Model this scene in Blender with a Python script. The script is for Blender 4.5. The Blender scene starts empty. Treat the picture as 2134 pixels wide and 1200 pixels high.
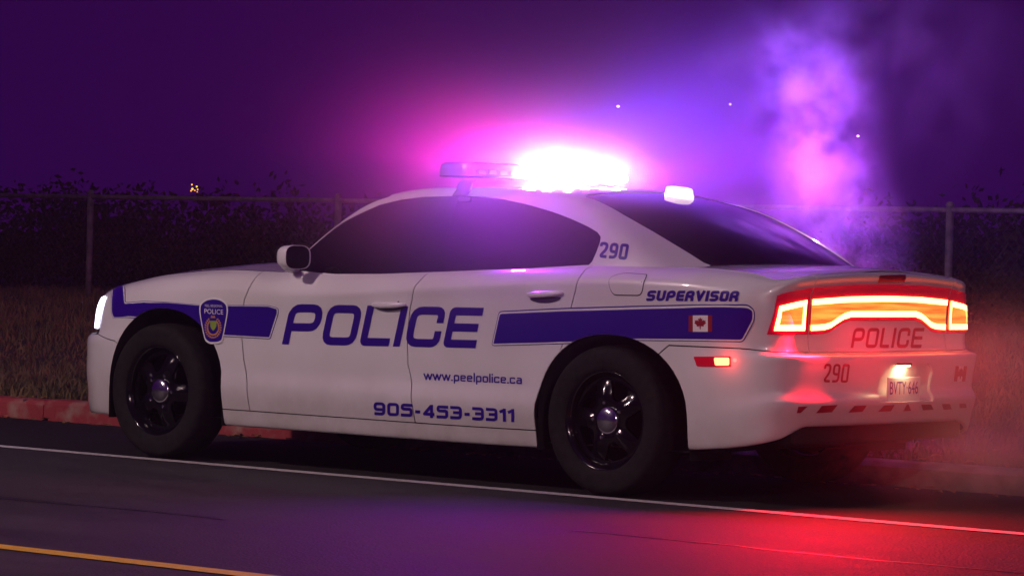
import bpy, bmesh, math, random
import numpy as np
from mathutils import Vector, Matrix
from mathutils.bvhtree import BVHTree
from mathutils.geometry import delaunay_2d_cdt

random.seed(7)
rng = np.random.default_rng(7)
SC = bpy.context.scene
COL = SC.collection

# ------------------------------------------------------------------ camera
CAM = np.array([13.2261, -13.6805, 1.2044]); YAW, PITCH, ROLL, FPX = .7004, .0137, .0246, 7151.12
def cam_axes():
    d = np.array([-math.sin(YAW)*math.cos(PITCH), math.cos(YAW)*math.cos(PITCH), -math.sin(PITCH)])
    r = np.cross(d, [0, 0, 1.]); r /= np.linalg.norm(r); u = np.cross(r, d)
    c, s = math.cos(ROLL), math.sin(ROLL)
    return c*r+s*u, -s*r+c*u, d
CR, CU, CD = cam_axes()
cd = bpy.data.cameras.new('camera'); cam = bpy.data.objects.new('camera', cd); COL.objects.link(cam)
cam.matrix_world = Matrix(((CR[0], CU[0], -CD[0], CAM[0]), (CR[1], CU[1], -CD[1], CAM[1]), (CR[2], CU[2], -CD[2], CAM[2]), (0, 0, 0, 1)))
cd.sensor_width = 36; cd.lens = FPX*36/2134; cd.clip_start = .1; cd.clip_end = 2000
SC.camera = cam
def ray(px, py):
    v = CD*FPX + CR*(px-1067) - CU*(py-600)
    return v/np.linalg.norm(v)
def at(px, py, axis, val):
    v = ray(px, py); t = (val-CAM[axis])/v[axis]
    return CAM+t*v

# ------------------------------------------------------------------ night sky, key light, exposure
W = bpy.data.worlds.new('World'); SC.world = W; W.use_nodes = True
bg = W.node_tree.nodes['Background']; bg.inputs[0].default_value = (.21, .003, .56, 1); bg.inputs[1].default_value = .09
sd = bpy.data.lights.new('moon_light', 'SUN'); sd.energy = .02; sd.angle = math.radians(.6); sd.color = (.75, .7, 1)
sun = bpy.data.objects.new('moon_light', sd); COL.objects.link(sun)
SUN_FROM = Vector((-.30, -.80, .58)).normalized()
sun.rotation_euler = SUN_FROM.to_track_quat('Z', 'Y').to_euler()
vs = SC.view_settings; vs.view_transform = 'Standard'; vs.look = 'None'; vs.exposure = 0; vs.gamma = 1
SC.render.engine = 'CYCLES'
cy = SC.cycles; cy.use_denoising = True; cy.max_bounces = 6; cy.volume_bounces = 1; cy.use_adaptive_sampling = True; cy.adaptive_threshold = .03; cy.adaptive_min_samples = 16; cy.transparent_max_bounces = 12
cy.volume_step_rate = 2.0; cy.volume_max_steps = 256; cy.sample_clamp_indirect = 4; cy.caustics_reflective = False; cy.caustics_refractive = False
try: cy.denoiser = 'OPENIMAGEDENOISE'
except Exception: pass

# ------------------------------------------------------------------ materials
def mat(name, color, rough=.5, metal=0., coat=0., emit=None, estr=0., spec=.5, alpha=1.):
    m = bpy.data.materials.new(name); m.use_nodes = True
    b = m.node_tree.nodes['Principled BSDF']
    b.inputs['Base Color'].default_value = (*color, 1); b.inputs['Roughness'].default_value = rough
    b.inputs['Metallic'].default_value = metal; b.inputs['Coat Weight'].default_value = coat
    b.inputs['Coat Roughness'].default_value = .03; b.inputs['Specular IOR Level'].default_value = spec
    if emit: b.inputs['Emission Color'].default_value = (*emit, 1); b.inputs['Emission Strength'].default_value = estr
    return m
def nodes(m): return m.node_tree.nodes, m.node_tree.links, m.node_tree.nodes['Principled BSDF']
def add_noise(m, scale, c0, c1, detail=4, lo=.35, hi=.65, bump=0., rough=None, coord='Object', bscale=None, stretch=None):
    n, l, b = nodes(m)
    tc = n.new('ShaderNodeTexCoord'); mp = n.new('ShaderNodeMapping'); l.new(tc.outputs[coord], mp.inputs[0])
    if stretch: mp.inputs['Scale'].default_value = stretch
    t = n.new('ShaderNodeTexNoise'); t.inputs['Scale'].default_value = scale; t.inputs['Detail'].default_value = detail
    l.new(mp.outputs[0], t.inputs['Vector'])
    r = n.new('ShaderNodeValToRGB'); r.color_ramp.elements[0].position = lo; r.color_ramp.elements[1].position = hi
    r.color_ramp.elements[0].color = (*c0, 1); r.color_ramp.elements[1].color = (*c1, 1)
    l.new(t.outputs['Fac'], r.inputs[0]); l.new(r.outputs[0], b.inputs['Base Color'])
    if bump:
        t2 = n.new('ShaderNodeTexNoise'); t2.inputs['Scale'].default_value = bscale or scale*4; t2.inputs['Detail'].default_value = 3
        l.new(tc.outputs[coord], t2.inputs['Vector'])
        bp = n.new('ShaderNodeBump'); bp.inputs['Strength'].default_value = bump; bp.inputs['Distance'].default_value = .01
        l.new(t2.outputs['Fac'], bp.inputs['Height']); l.new(bp.outputs[0], b.inputs['Normal'])
    if rough:
        mr = n.new('ShaderNodeMapRange'); mr.inputs['To Min'].default_value, mr.inputs['To Max'].default_value = rough
        l.new(t.outputs['Fac'], mr.inputs[0]); l.new(mr.outputs[0], b.inputs['Roughness'])
    return m
M = {}
M['paint'] = mat('white_paint', (.74, .74, .75), .32, coat=1.)
add_noise(M['paint'], 1.7, (.70, .69, .68), (.76, .76, .77), 6)
n_, l_, b_ = nodes(M['paint'])
src = b_.inputs['Base Color'].links[0].from_socket
g_ = n_.new('ShaderNodeNewGeometry'); sx_ = n_.new('ShaderNodeSeparateXYZ'); l_.new(g_.outputs['Position'], sx_.inputs[0])
gr = n_.new('ShaderNodeMapRange'); gr.inputs['From Min'].default_value = .62; gr.inputs['From Max'].default_value = .20; l_.new(sx_.outputs['Z'], gr.inputs[0])
t_ = n_.new('ShaderNodeTexNoise'); t_.inputs['Scale'].default_value = 5; t_.inputs['Detail'].default_value = 8; t_.inputs['Roughness'].default_value = .7; l_.new(g_.outputs['Position'], t_.inputs['Vector'])
mu = n_.new('ShaderNodeMath'); mu.operation = 'MULTIPLY'; l_.new(gr.outputs[0], mu.inputs[0]); l_.new(t_.outputs['Fac'], mu.inputs[1])
mx_ = n_.new('ShaderNodeMix'); mx_.data_type = 'RGBA'; l_.new(mu.outputs[0], mx_.inputs['Factor']); l_.new(src, mx_.inputs[6]); mx_.inputs[7].default_value = (.34, .30, .26, 1); l_.new(mx_.outputs[2], b_.inputs['Base Color'])
M['navy'] = mat('navy_vinyl', (.026, .002, .26), .3)
M['red_vinyl'] = mat('red_vinyl', (.26, .004, .022), .4)
M['white_vinyl'] = mat('white_vinyl', (.78, .78, .78), .4)
M['black'] = mat('black_plastic', (.012, .012, .014), .55)
M['inner'] = mat('inner_black', (.006, .006, .007), .9)
M['glass'] = mat('tinted_glass', (.004, .004, .006), .03, spec=.6)
M['trim'] = mat('gloss_black_trim', (.006, .006, .008), .12)
M['rubber'] = mat('tyre_rubber', (.018, .018, .019), .8, spec=.15); add_noise(M['rubber'], 30, (.008, .008, .009), (.015, .0145, .0145), bump=.2)
M['steel'] = mat('black_steel_wheel', (.004, .004, .005), .13, coat=0.)
M['chrome'] = mat('chrome', (.62, .62, .64), .18, 1.)
M['mirror_glass'] = mat('mirror_glass', (.02, .02, .025), .05, .6)
M['red_lens'] = mat('red_lens', (.35, .01, .015), .12, coat=1., emit=(1, .0, .05), estr=.16)
M['led'] = mat('led_strip', (1, .3, .2), .3, emit=(1, .135, .035), estr=26)
M['amber_glow'] = mat('lamp_interior', (.7, .2, .05), .3)
M['plate'] = mat('plate_white', (.72, .72, .74), .35)
M['orange'] = mat('gold_vinyl', (.55, .25, .07), .45)
M['green'] = mat('green_vinyl', (.25, .38, .05), .45)

# ------------------------------------------------------------------ mesh helpers
def link(name, me, m=None, parent=None):
    o = bpy.data.objects.new(name, me); COL.objects.link(o)
    if m: me.materials.append(m if not isinstance(m, str) else M[m])
    if parent: o.parent = parent
    return o
def raw(name, V, F, N=None, smooth=True):
    me = bpy.data.meshes.new(name); me.from_pydata([tuple(map(float, v)) for v in V], [], [tuple(map(int, f)) for f in F]); me.update()
    if smooth: me.polygons.foreach_set('use_smooth', [True]*len(me.polygons))
    if N is not None: me.normals_split_custom_set_from_vertices([tuple(map(float, n)) for n in N])
    return me
def obj(name, V, F, m, parent=None, N=None, smooth=True): return link(name, raw(name, V, F, N, smooth), m, parent)
def tag(o, label, cat=None, group=None, kind=None):
    if label: o['label'] = label
    if cat: o['category'] = cat
    if group: o['group'] = group
    if kind: o['kind'] = kind
    return o
def empty(name, loc=(0, 0, 0)):
    o = bpy.data.objects.new(name, None); COL.objects.link(o); o.location = loc; o.empty_display_size = .1; return o
def from_bm(name, bm, m, parent=None, smooth=False):
    me = bpy.data.meshes.new(name); bm.to_mesh(me); bm.free()
    if smooth: me.polygons.foreach_set('use_smooth', [True]*len(me.polygons))
    return link(name, me, m, parent)
def box_bm(bm, c, s, bev=0., seg=2, rot=None):
    r = bmesh.ops.create_cube(bm, size=1)
    vs_ = r['verts']
    bmesh.ops.scale(bm, vec=s, verts=vs_)
    if bev:
        es = list({e for v in vs_ for e in v.link_edges})
        rb = bmesh.ops.bevel(bm, geom=es, offset=bev, segments=seg, profile=.5, affect='EDGES')
        vs_ = list({v for f in rb['faces'] for v in f.verts} | {v for v in vs_ if v.is_valid})
    if rot is not None: bmesh.ops.rotate(bm, verts=vs_, cent=(0, 0, 0), matrix=rot)
    bmesh.ops.translate(bm, vec=c, verts=vs_)
def box(name, c, s, m, parent=None, bev=0., seg=2, rot=None, smooth=False):
    bm = bmesh.new(); box_bm(bm, c, s, bev, seg, rot); return from_bm(name, bm, m, parent, smooth)
def lathe(prof, n=48, axis='y'):
    V, F = [], []
    for i in range(n):
        a = 2*math.pi*i/n
        for (r, y) in prof: V.append((r*math.cos(a), y, r*math.sin(a)))
    k = len(prof)
    for i in range(n):
        j = (i+1) % n
        for q in range(k-1): F.append((i*k+q, i*k+q+1, j*k+q+1, j*k+q))
    return V, F
def tube(pts, r, n=8, cap=True):
    pts = [np.array(p, float) for p in pts]; V, F = [], []
    for i, p in enumerate(pts):
        t = pts[min(i+1, len(pts)-1)]-pts[max(i-1, 0)]; t /= np.linalg.norm(t)
        a = np.cross(t, [0, 0, 1.] if abs(t[2]) < .9 else [1., 0, 0]); a /= np.linalg.norm(a); b = np.cross(t, a)
        for k in range(n):
            w = 2*math.pi*k/n; V.append(p+r*(a*math.cos(w)+b*math.sin(w)))
    for i in range(len(pts)-1):
        for k in range(n): F.append((i*n+k, i*n+(k+1) % n, (i+1)*n+(k+1) % n, (i+1)*n+k))
    if cap: F.append(tuple(range(n-1, -1, -1))); F.append(tuple(len(V)-n+k for k in range(n)))
    return V, F
def join(parts):
    V, F = [], []
    for v, f in parts:
        o = len(V); V += list(v); F += [tuple(i+o for i in q) for q in f]
    return V, F
def crom(P, n, closed=False):
    """centripetal Catmull-Rom through P, n samples per span"""
    P = np.array(P, float); Q = np.vstack([2*P[0]-P[1], P, 2*P[-1]-P[-2]]); out = []
    for i in range(1, len(Q)-2):
        p0, p1, p2, p3 = Q[i-1:i+3]
        t0 = 0; t1 = t0+max(1e-9, np.linalg.norm(p1-p0))**.5; t2 = t1+max(1e-9, np.linalg.norm(p2-p1))**.5; t3 = t2+max(1e-9, np.linalg.norm(p3-p2))**.5
        for t in np.linspace(t1, t2, n, endpoint=False):
            A1 = (t1-t)/(t1-t0)*p0+(t-t0)/(t1-t0)*p1; A2 = (t2-t)/(t2-t1)*p1+(t-t1)/(t2-t1)*p2; A3 = (t3-t)/(t3-t2)*p2+(t-t2)/(t3-t2)*p3
            B1 = (t2-t)/(t2-t0)*A1+(t-t0)/(t2-t0)*A2; B2 = (t3-t)/(t3-t1)*A2+(t-t1)/(t3-t1)*A3
            out.append((t2-t)/(t2-t1)*B1+(t-t1)/(t2-t1)*B2)
    out.append(P[-1]); return np.array(out)
def pchip(x, y, q):
    x = np.array(x, float); y = np.array(y, float); h = np.diff(x); dl = np.diff(y)/h
    m = np.zeros(len(x)); m[0] = dl[0]; m[-1] = dl[-1]
    for i in range(1, len(x)-1):
        if dl[i-1]*dl[i] > 0:
            w1 = 2*h[i]+h[i-1]; w2 = h[i]+2*h[i-1]; m[i] = (w1+w2)/(w1/dl[i-1]+w2/dl[i])
    q = np.clip(np.asarray(q, float), x[0], x[-1]); i = np.clip(np.searchsorted(x, q)-1, 0, len(x)-2)
    t = (q-x[i])/h[i]
    return (2*t**3-3*t**2+1)*y[i]+(t**3-2*t**2+t)*h[i]*m[i]+(-2*t**3+3*t**2)*y[i+1]+(t**3-t**2)*h[i]*m[i+1]

class Surf:
    """a smooth surface sampled on a grid: P[na, nb, 3] over parameters A, B (both roughly in metres)"""
    def __init__(s, P, A, B, flip=False):
        s.P, s.A, s.B = np.array(P, float), np.array(A, float), np.array(B, float)
        da = np.gradient(s.P, axis=0); db = np.gradient(s.P, axis=1); n = np.cross(da, db)
        if flip: n = -n
        s.N = n/np.maximum(1e-12, np.linalg.norm(n, axis=2, keepdims=True))
        na, nb = len(A), len(B); s.nb = nb
        idx = np.arange(na*nb).reshape(na, nb)
        q = np.stack([idx[:-1, :-1], idx[1:, :-1], idx[1:, 1:], idx[:-1, 1:]], -1).reshape(-1, 4)
        tri = np.concatenate([q[:, [0, 1, 2]], q[:, [0, 2, 3]]], 1).reshape(-1, 3)
        s.bvh = BVHTree.FromPolygons([Vector(p) for p in s.P.reshape(-1, 3)], [tuple(map(int, t)) for t in tri], all_triangles=True)
    def ev(s, a, b):
        a = np.clip(np.asarray(a, float), s.A[0], s.A[-1]); b = np.clip(np.asarray(b, float), s.B[0], s.B[-1])
        i = np.clip(np.searchsorted(s.A, a)-1, 0, len(s.A)-2); j = np.clip(np.searchsorted(s.B, b)-1, 0, len(s.B)-2)
        u = ((a-s.A[i])/(s.A[i+1]-s.A[i]))[..., None]; v = ((b-s.B[j])/(s.B[j+1]-s.B[j]))[..., None]
        f = lambda G: (1-u)*(1-v)*G[i, j]+u*(1-v)*G[i+1, j]+u*v*G[i+1, j+1]+(1-u)*v*G[i, j+1]
        n = f(s.N); return f(s.P), n/np.maximum(1e-12, np.linalg.norm(n, axis=-1, keepdims=True))
    def hit(s, o, d):
        loc, nrm, fi, dist = s.bvh.ray_cast(Vector(o), Vector(d))
        if loc is None:
            return None
        c = fi//2; i, j = divmod(c, s.nb-1)
        p = np.array(loc); u = v = .5
        P00, P10, P11, P01 = s.P[i, j], s.P[i+1, j], s.P[i+1, j+1], s.P[i, j+1]
        for _ in range(6):
            q = (1-u)*(1-v)*P00+u*(1-v)*P10+u*v*P11+(1-u)*v*P01
            J = np.stack([(1-v)*(P10-P00)+v*(P11-P01), (1-u)*(P01-P00)+u*(P11-P10)], 1)
            e = np.linalg.lstsq(J, p-q, rcond=None)[0]; u += e[0]; v += e[1]
        u = min(1, max(0, u)); v = min(1, max(0, v))
        return (s.A[i]+u*(s.A[i+1]-s.A[i]), s.B[j]+v*(s.B[j+1]-s.B[j]))
    def px(s, pts):
        """photo pixels -> parameters of the surface point they show"""
        out = []
        for p in pts:
            h = s.hit(CAM, ray(*p))
            if h is None:
                for k in range(1, 40):
                    for dx, dy in ((0, k), (k, 0), (-k, 0), (0, -k)):
                        h = s.hit(CAM, ray(p[0]+dx, p[1]+dy))
                        if h: break
                    if h: break
            if h is None: print('px miss', p); continue
            out.append(h)
        return out
    def side(s, x, z):
        return s.hit((x, -5, z), (0, 1, 0))
    def rear(s, y, z):
        return s.hit((9, y, z), (-1, 0, 0))

def inside(pts, loops, rule):
    pts = np.asarray(pts); tot = np.zeros(len(pts), int)
    for L in loops:
        L = np.asarray(L); x1, y1 = L[:, 0], L[:, 1]; x2, y2 = np.roll(x1, -1), np.roll(y1, -1)
        c = np.zeros(len(pts), int); X, Y = pts[:, 0], pts[:, 1]
        for k in range(len(L)):
            cond = ((y1[k] > Y) != (y2[k] > Y))
            if cond.any():
                xi = (x2[k]-x1[k])*(Y-y1[k])/((y2[k]-y1[k]) or 1e-12)+x1[k]
                c += np.where(cond & (X < xi), 1 if y2[k] > y1[k] else -1, 0)
        tot += (c % 2) if rule == 'eo' else (c != 0)
    return (tot % 2 == 1) if rule == 'eo' else (tot > 0)
def densify(L, sp):
    out = []
    for k in range(len(L)):
        a = np.array(L[k], float); b = np.array(L[(k+1) % len(L)], float)
        n = max(1, int(math.ceil(np.abs((b-a)/np.array(sp)).max())))
        for t in range(n): out.append(a+(b-a)*t/n)
    return np.array(out)
def shrink(L, d):
    """offset a closed loop inwards by d"""
    L = np.array(L, float); keep = [0]
    for k in range(1, len(L)):
        if np.linalg.norm(L[k]-L[keep[-1]]) > 1e-4: keep.append(k)
    L = L[keep]
    if np.linalg.norm(L[0]-L[-1]) < 1e-4: L = L[:-1]
    x, y = L[:, 0], L[:, 1]; area = (x*np.roll(y, -1)-np.roll(x, -1)*y).sum()
    sg = 1 if area > 0 else -1
    e = np.roll(L, -1, 0)-L; e /= np.maximum(1e-9, np.linalg.norm(e, axis=1, keepdims=True)); n = np.stack([-e[:, 1], e[:, 0]], 1)*sg
    m = n+np.roll(n, 1, 0); dn = np.maximum(.35, (m*n).sum(1, keepdims=True)); return L+d*m/dn
def patch(S, loops, off=0., sp=(.05, .014), rule='eo', flange=0., gap=0., fill=True, cut=None):
    loops = [np.array(L, float) for L in loops]
    if gap: loops = [shrink(L, gap) for L in loops]
    loops = [densify(L, sp) for L in loops]
    holes = [densify(np.array(c, float), sp) for c in (cut or [])]
    pts = np.vstack(loops+holes); edges = []; o = 0
    for L in loops+holes:
        n = len(L); edges += [(o+k, o+(k+1) % n) for k in range(n)]; o += n
    if fill:
        lo, hi = pts.min(0), pts.max(0)
        gx = np.arange(lo[0]+sp[0]*.5, hi[0], sp[0]); gy = np.arange(lo[1]+sp[1]*.5, hi[1], sp[1])
        if len(gx) and len(gy):
            G = np.stack(np.meshgrid(gx, gy), -1).reshape(-1, 2); G = G[inside(G, loops, rule)]
            if len(G):
                keep = np.ones(len(G), bool); s2 = np.array(sp)
                for c0 in range(0, len(G), 500):
                    dd = ((G[c0:c0+500, None]-pts[None])/s2); keep[c0:c0+500] = (dd**2).sum(2).min(1) > .2
                pts = np.vstack([pts, G[keep]])
    r = delaunay_2d_cdt([Vector(p) for p in pts], edges, [], 0, 1e-7)
    V2 = np.array([tuple(v) for v in r[0]]); F = np.array([tuple(f) for f in r[2] if len(f) == 3])
    F = F[inside(V2[F].mean(1), loops, rule)]
    if holes: F = F[~inside(V2[F].mean(1), holes, 'un')]
    used = np.unique(F); mp = -np.ones(len(V2), int); mp[used] = np.arange(len(used)); F = mp[F]; V2 = V2[used]
    P, N = S.ev(V2[:, 0], V2[:, 1]); P = P+N*off
    fn = np.cross(P[F[:, 1]]-P[F[:, 0]], P[F[:, 2]]-P[F[:, 0]]); bad = (fn*N[F[:, 0]]).sum(1) < 0
    F[bad] = F[bad][:, ::-1]
    V = [p for p in P]; NN = [n for n in N]; FF = [tuple(f) for f in F]
    if flange:
        cnt = {}
        for f in F:
            for k in range(3):
                e = (f[k], f[(k+1) % 3]); cnt[e] = 1
        for (i, j) in list(cnt):
            if (j, i) not in cnt:
                b0 = len(V)
                V += [P[i], P[j], P[j]-N[j]*flange, P[i]-N[i]*flange]
                t = np.cross(P[j]-P[i], N[i]); t /= max(1e-12, np.linalg.norm(t)); NN += [t]*4
                FF.append((b0, b0+3, b0+2, b0+1))
    return V, FF, NN
def joinN(ps):
    V, F, N = [], [], []
    for v, f, n in ps:
        o = len(V); V += list(v); N += list(n); F += [tuple(i+o for i in q) for q in f]
    return V, F, N
def mirr(p):
    V, F, N = p; s = np.array([1, -1, 1.])
    return [v*s for v in V], [tuple(reversed(f)) for f in F], [n*s for n in N]
def pobj(name, p, m, parent): return obj(name, p[0], p[1], m, parent, p[2])

# ------------------------------------------------------------------ lettering
def arc_path(pts, rad, n=5):
    """polyline with rounded corners; rad per inner corner"""
    pts = [np.array(p, float) for p in pts]; out = [pts[0]]
    for k in range(1, len(pts)-1):
        a, p, b = pts[k-1], pts[k], pts[k+1]; u = a-p; v = b-p; lu, lv = np.linalg.norm(u), np.linalg.norm(v)
        r = min(rad, lu*.49, lv*.49)
        s, e = p+u/lu*r, p+v/lv*r
        for t in np.linspace(0, 1, n): out.append((1-t)**2*s+2*t*(1-t)*p+t*t*e)
    out.append(pts[-1]); return out
def stroke(pts, t, rad):
    P = np.array(arc_path(pts, rad) if len(pts) > 2 else pts, float); n = len(P); Lf, Rt = [], []
    for i in range(n):
        d0 = P[i]-P[i-1] if i else P[1]-P[0]; d1 = P[i+1]-P[i] if i < n-1 else P[-1]-P[-2]
        d0 = d0/np.linalg.norm(d0); d1 = d1/np.linalg.norm(d1); n0 = np.array([-d0[1], d0[0]]); n1 = np.array([-d1[1], d1[0]])
        m = n0+n1; m = m/max(.3, (m@n0)); Lf.append(P[i]+m*t/2); Rt.append(P[i]-m*t/2)
    return Lf+Rt[::-1]
def glyph(c, w, t, rad):
    l, r, b, h, m = t/2, w-t/2, t/2, 1-t/2, .5; x = .70-t/2
    S = lambda *p, rr=rad: stroke(p, t, rr)
    if c in 'O0': return [S((w/2, h), (l, h), (l, b), (w/2+.01, b)), S((w/2, b), (r, b), (r, h), (w/2-.01, h))]
    if c == 'P': return [S((l, 0), (l, h), (r, h), (r, .43), (l, .43))]
    if c == 'L': return [S((l, 1), (l, b), (w, b), rr=rad*.3)]
    if c == 'I': return [S((l, 0), (l, 1))]
    if c == 'C': return [S((r, .60), (r, h), (l, h), (l, b), (r, b), (r, .40))]
    if c == 'E': return [S((w, h), (l, h), (l, b), (w, b), rr=rad*.25), S((l, m), (w*.95, m))]
    if c == '9': return [S((l*.6, b), (r, b), (r, h), (l, h), (l, .44), (r, .44))]
    if c == '6': return [S((r, h), (l, h), (l, b), (r, b), (r, .56), (l, .56))]
    if c == '5': return [S((w, h), (l, h), (l, .58), (r, .58), (r, b), (0, b), rr=rad*.7)]
    if c == '4': return [S((w*.74, 0), (w*.74, 1)), S((w*.70, 1-t*.4), (t*.5, .28), (w, .28), rr=.02)]
    if c == '3': return [S((0, h), (r, h), (r, b), (0, b)), S((w*.25, m), (r, m))]
    if c == '1': return [S((r, 0), (r, 1)), S((r, h), (0, .72))]
    if c == '-': return [S((w*.1, .42), (w*.9, .42))]
    if c == '.': return [S((0, b), (t*1.1, b))]
    if c == 'w': return [S((0, .70), (w*.27, b*.6), (w*.5, .66), (w*.73, b*.6), (w, .70), rr=.02)]
    if c == 'p': return [S((l, -.27), (l, x), (r, x), (r, b), (l, b))]
    if c == 'o': return [S((w/2, x), (l, x), (l, b), (w/2+.01, b)), S((w/2, b), (r, b), (r, x), (w/2-.01, x))]
    if c == 'c': return [S((r, .5), (r, x), (l, x), (l, b), (r, b), (r, .22))]
    if c == 'e': return [S((l, .36), (r, .36), (r, x), (l, x), (l, b), (r*1.05, b))]
    if c == 'a': return [S((l, x), (r, x), (r, 0)), S((r, .38), (l, .38), (l, b), (r, b))]
    if c == 'S': return [S((r, .74), (r, h), (l, h), (l, .5), (r, .5), (r, b), (l, b), (l, .26))]
    if c == 'U': return [S((l, 1), (l, b), (r, b), (r, 1))]
    if c == 'R': return [S((l, 0), (l, h), (r, h), (r, .46), (l, .46)), S((w*.5, .46), (r, .34), (r, 0), rr=rad*.5)]
    if c == 'V': return [S((l*.8, 1), (w/2, b*.9), (w-l*.8, 1), rr=.01)]
    if c == '2': return [S((l, .72), (l, h), (r, h), (r, .56), (l*1.1, b), (w, b), rr=rad*.8)]
    if c == 'l': return [S((l, 0), (l, 1))]
    if c == 'i': return [S((l, 0), (l, .70)), S((l, .82), (l, 1))]
    return []
def word(txt, widths, t, rad, gap):
    loops, x = [], 0
    for c in txt:
        w = widths.get(c, widths['*'])
        for L in glyph(c, w, t, rad): loops.append(np.array(L)+[x, 0])
        x += w+gap
    return loops, x-gap
def font_loops(txt, bold=.02, shear=0.):
    cu = bpy.data.curves.new('t', 'FONT'); cu.body = txt; cu.size = 1; cu.shear = shear; cu.offset = bold; cu.resolution_u = 3
    o = bpy.data.objects.new('t', cu); COL.objects.link(o)
    cu.fill_mode = 'NONE'
    dg = bpy.context.evaluated_depsgraph_get(); me = o.evaluated_get(dg).to_mesh()
    co = np.array([v.co[:2] for v in me.vertices]); nb = {}
    for e in me.edges:
        a, b = e.vertices; nb.setdefault(a, []).append(b); nb.setdefault(b, []).append(a)
    seen, loops = set(), []
    for s in nb:
        if s in seen: continue
        L, p, c = [s], None, s; seen.add(s)
        while True:
            nx = [k for k in nb[c] if k != p and k not in seen]
            if not nx: break
            p, c = c, nx[0]; L.append(c); seen.add(c)
        if len(L) > 2: loops.append(co[L])
    bpy.data.objects.remove(o); bpy.data.curves.remove(cu)
    al = np.vstack(loops); lo, hi = al.min(0), al.max(0)
    return [(L-lo)/(hi-lo)[1] for L in loops], (hi-lo)[0]/(hi-lo)[1]
def place_px(S, loops, width, BL, BR, TL, hmax=1.):
    """letter space -> photo pixels (affine) -> surface parameters"""
    BL, BR, TL = map(np.array, (BL, BR, TL)); out = []
    for L in loops:
        L = densify(L, (.25, .25))
        out.append(S.px([tuple(BL+(BR-BL)*p[0]/width+(TL-BL)*p[1]/hmax) for p in L]))
    return out

# ================================================================== THE SETTING
def grid_sheet(name, xs, ys, zf, m):
    V = [(x, y, zf(x, y)) for x in xs for y in ys]; n = len(ys)
    F = [(i*n+j, (i+1)*n+j, (i+1)*n+j+1, i*n+j+1) for i in range(len(xs)-1) for j in range(n-1)]
    return obj(name, V, F, m)
def asphalt(name, c0, c1, rr):
    m = mat(name, c0, .6, spec=.25); n, l, b = nodes(m); tc = n.new('ShaderNodeTexCoord')
    def nz(scale, det, st=(1, 1, 1)):
        mp = n.new('ShaderNodeMapping'); mp.inputs['Scale'].default_value = st; l.new(tc.outputs['Object'], mp.inputs[0])
        t = n.new('ShaderNodeTexNoise'); t.inputs['Scale'].default_value = scale; t.inputs['Detail'].default_value = det; t.inputs['Roughness'].default_value = .65; l.new(mp.outputs[0], t.inputs['Vector']); return t.outputs['Fac']
    big, mid, fine = nz(1.1, 4, (.25, 1.3, 1)), nz(7, 5, (.6, 1, 1)), nz(90, 3)
    def mt(op, a, c): 
        x = n.new('ShaderNodeMath'); x.operation = op
        for i, q in enumerate((a, c)):
            if isinstance(q, float): x.inputs[i].default_value = q
            else: l.new(q, x.inputs[i])
        return x.outputs[0]
    f = mt('ADD', mt('ADD', mt('MULTIPLY', big, .36), mt('MULTIPLY', mid, .26)), mt('MULTIPLY', fine, .38))
    r = n.new('ShaderNodeValToRGB'); r.color_ramp.elements[0].position = .36; r.color_ramp.elements[1].position = .64
    r.color_ramp.elements[0].color = (*c0, 1); r.color_ramp.elements[1].color = (*c1, 1); l.new(f, r.inputs[0]); l.new(r.outputs[0], b.inputs['Base Color'])
    mr = n.new('ShaderNodeMapRange'); mr.inputs['From Min'].default_value = .35; mr.inputs['From Max'].default_value = .65; mr.inputs['To Min'].default_value, mr.inputs['To Max'].default_value = rr; l.new(f, mr.inputs[0]); l.new(mr.outputs[0], b.inputs['Roughness'])
    v = n.new('ShaderNodeTexVoronoi'); v.inputs['Scale'].default_value = 75; l.new(tc.outputs['Object'], v.inputs['Vector'])
    bp = n.new('ShaderNodeBump'); bp.inputs['Strength'].default_value = .7; bp.inputs['Distance'].default_value = .006; l.new(v.outputs['Distance'], bp.inputs['Height']); l.new(bp.outputs[0], b.inputs['Normal'])
    return m
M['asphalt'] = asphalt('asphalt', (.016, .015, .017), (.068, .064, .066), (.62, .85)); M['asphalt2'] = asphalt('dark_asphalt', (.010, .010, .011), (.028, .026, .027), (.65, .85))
M['concrete'] = mat('kerb_concrete', (.3, .28, .26), .85); add_noise(M['concrete'], 9, (.20, .18, .165), (.36, .33, .30), 8, bump=.4, bscale=60)
M['white_line'] = mat('worn_white_paint', (.6, .6, .58), .6); add_noise(M['white_line'], 40, (.40, .38, .36), (.66, .65, .62), 6, .25, .6)
M['yellow_line'] = mat('worn_yellow_paint', (.6, .33, .02), .6); add_noise(M['yellow_line'], 40, (.60, .36, .012), (.80, .52, .02), 6, .25, .6)
M['soil'] = mat('grassy_soil', (.05, .045, .02), .95); add_noise(M['soil'], 6, (.018, .014, .008), (.04, .032, .014), 8, bump=.6, bscale=40)
M['red_kerb'] = mat('red_mottled_kerb', (.3, .05, .05), .8); add_noise(M['red_kerb'], 7, (.30, .035, .04), (.34, .20, .16), 8, .5, .72, bump=.4, bscale=60)  # blotchy red tint for the kerb stones ahead of the car
KY, KH = 1.0, .13
def bank(x, y):
    t = min(1, max(0, (y-KY-.2)/6.8)); return KH-.01+.45*(t*t*(3-2*t))+.03*math.sin(x*.9+y*.7)*t
tag(grid_sheet('ground', list(np.arange(-60, 40.1, 2)), [KY+.16, 1.6, 2.4, 3.5, 5, 6.5, 8, 10, 14, 20, 30, 60, 120], bank, 'soil'), 'grassy bank beyond the kerb', kind='structure')
tag(grid_sheet('far_ground', [-900, -300, -60, 40, 300, 900], [-900, -300, -60, 0, 119, 300, 900], lambda x, y: -.25, 'soil'), 'dark ground reaching the horizon', kind='structure')
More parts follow.
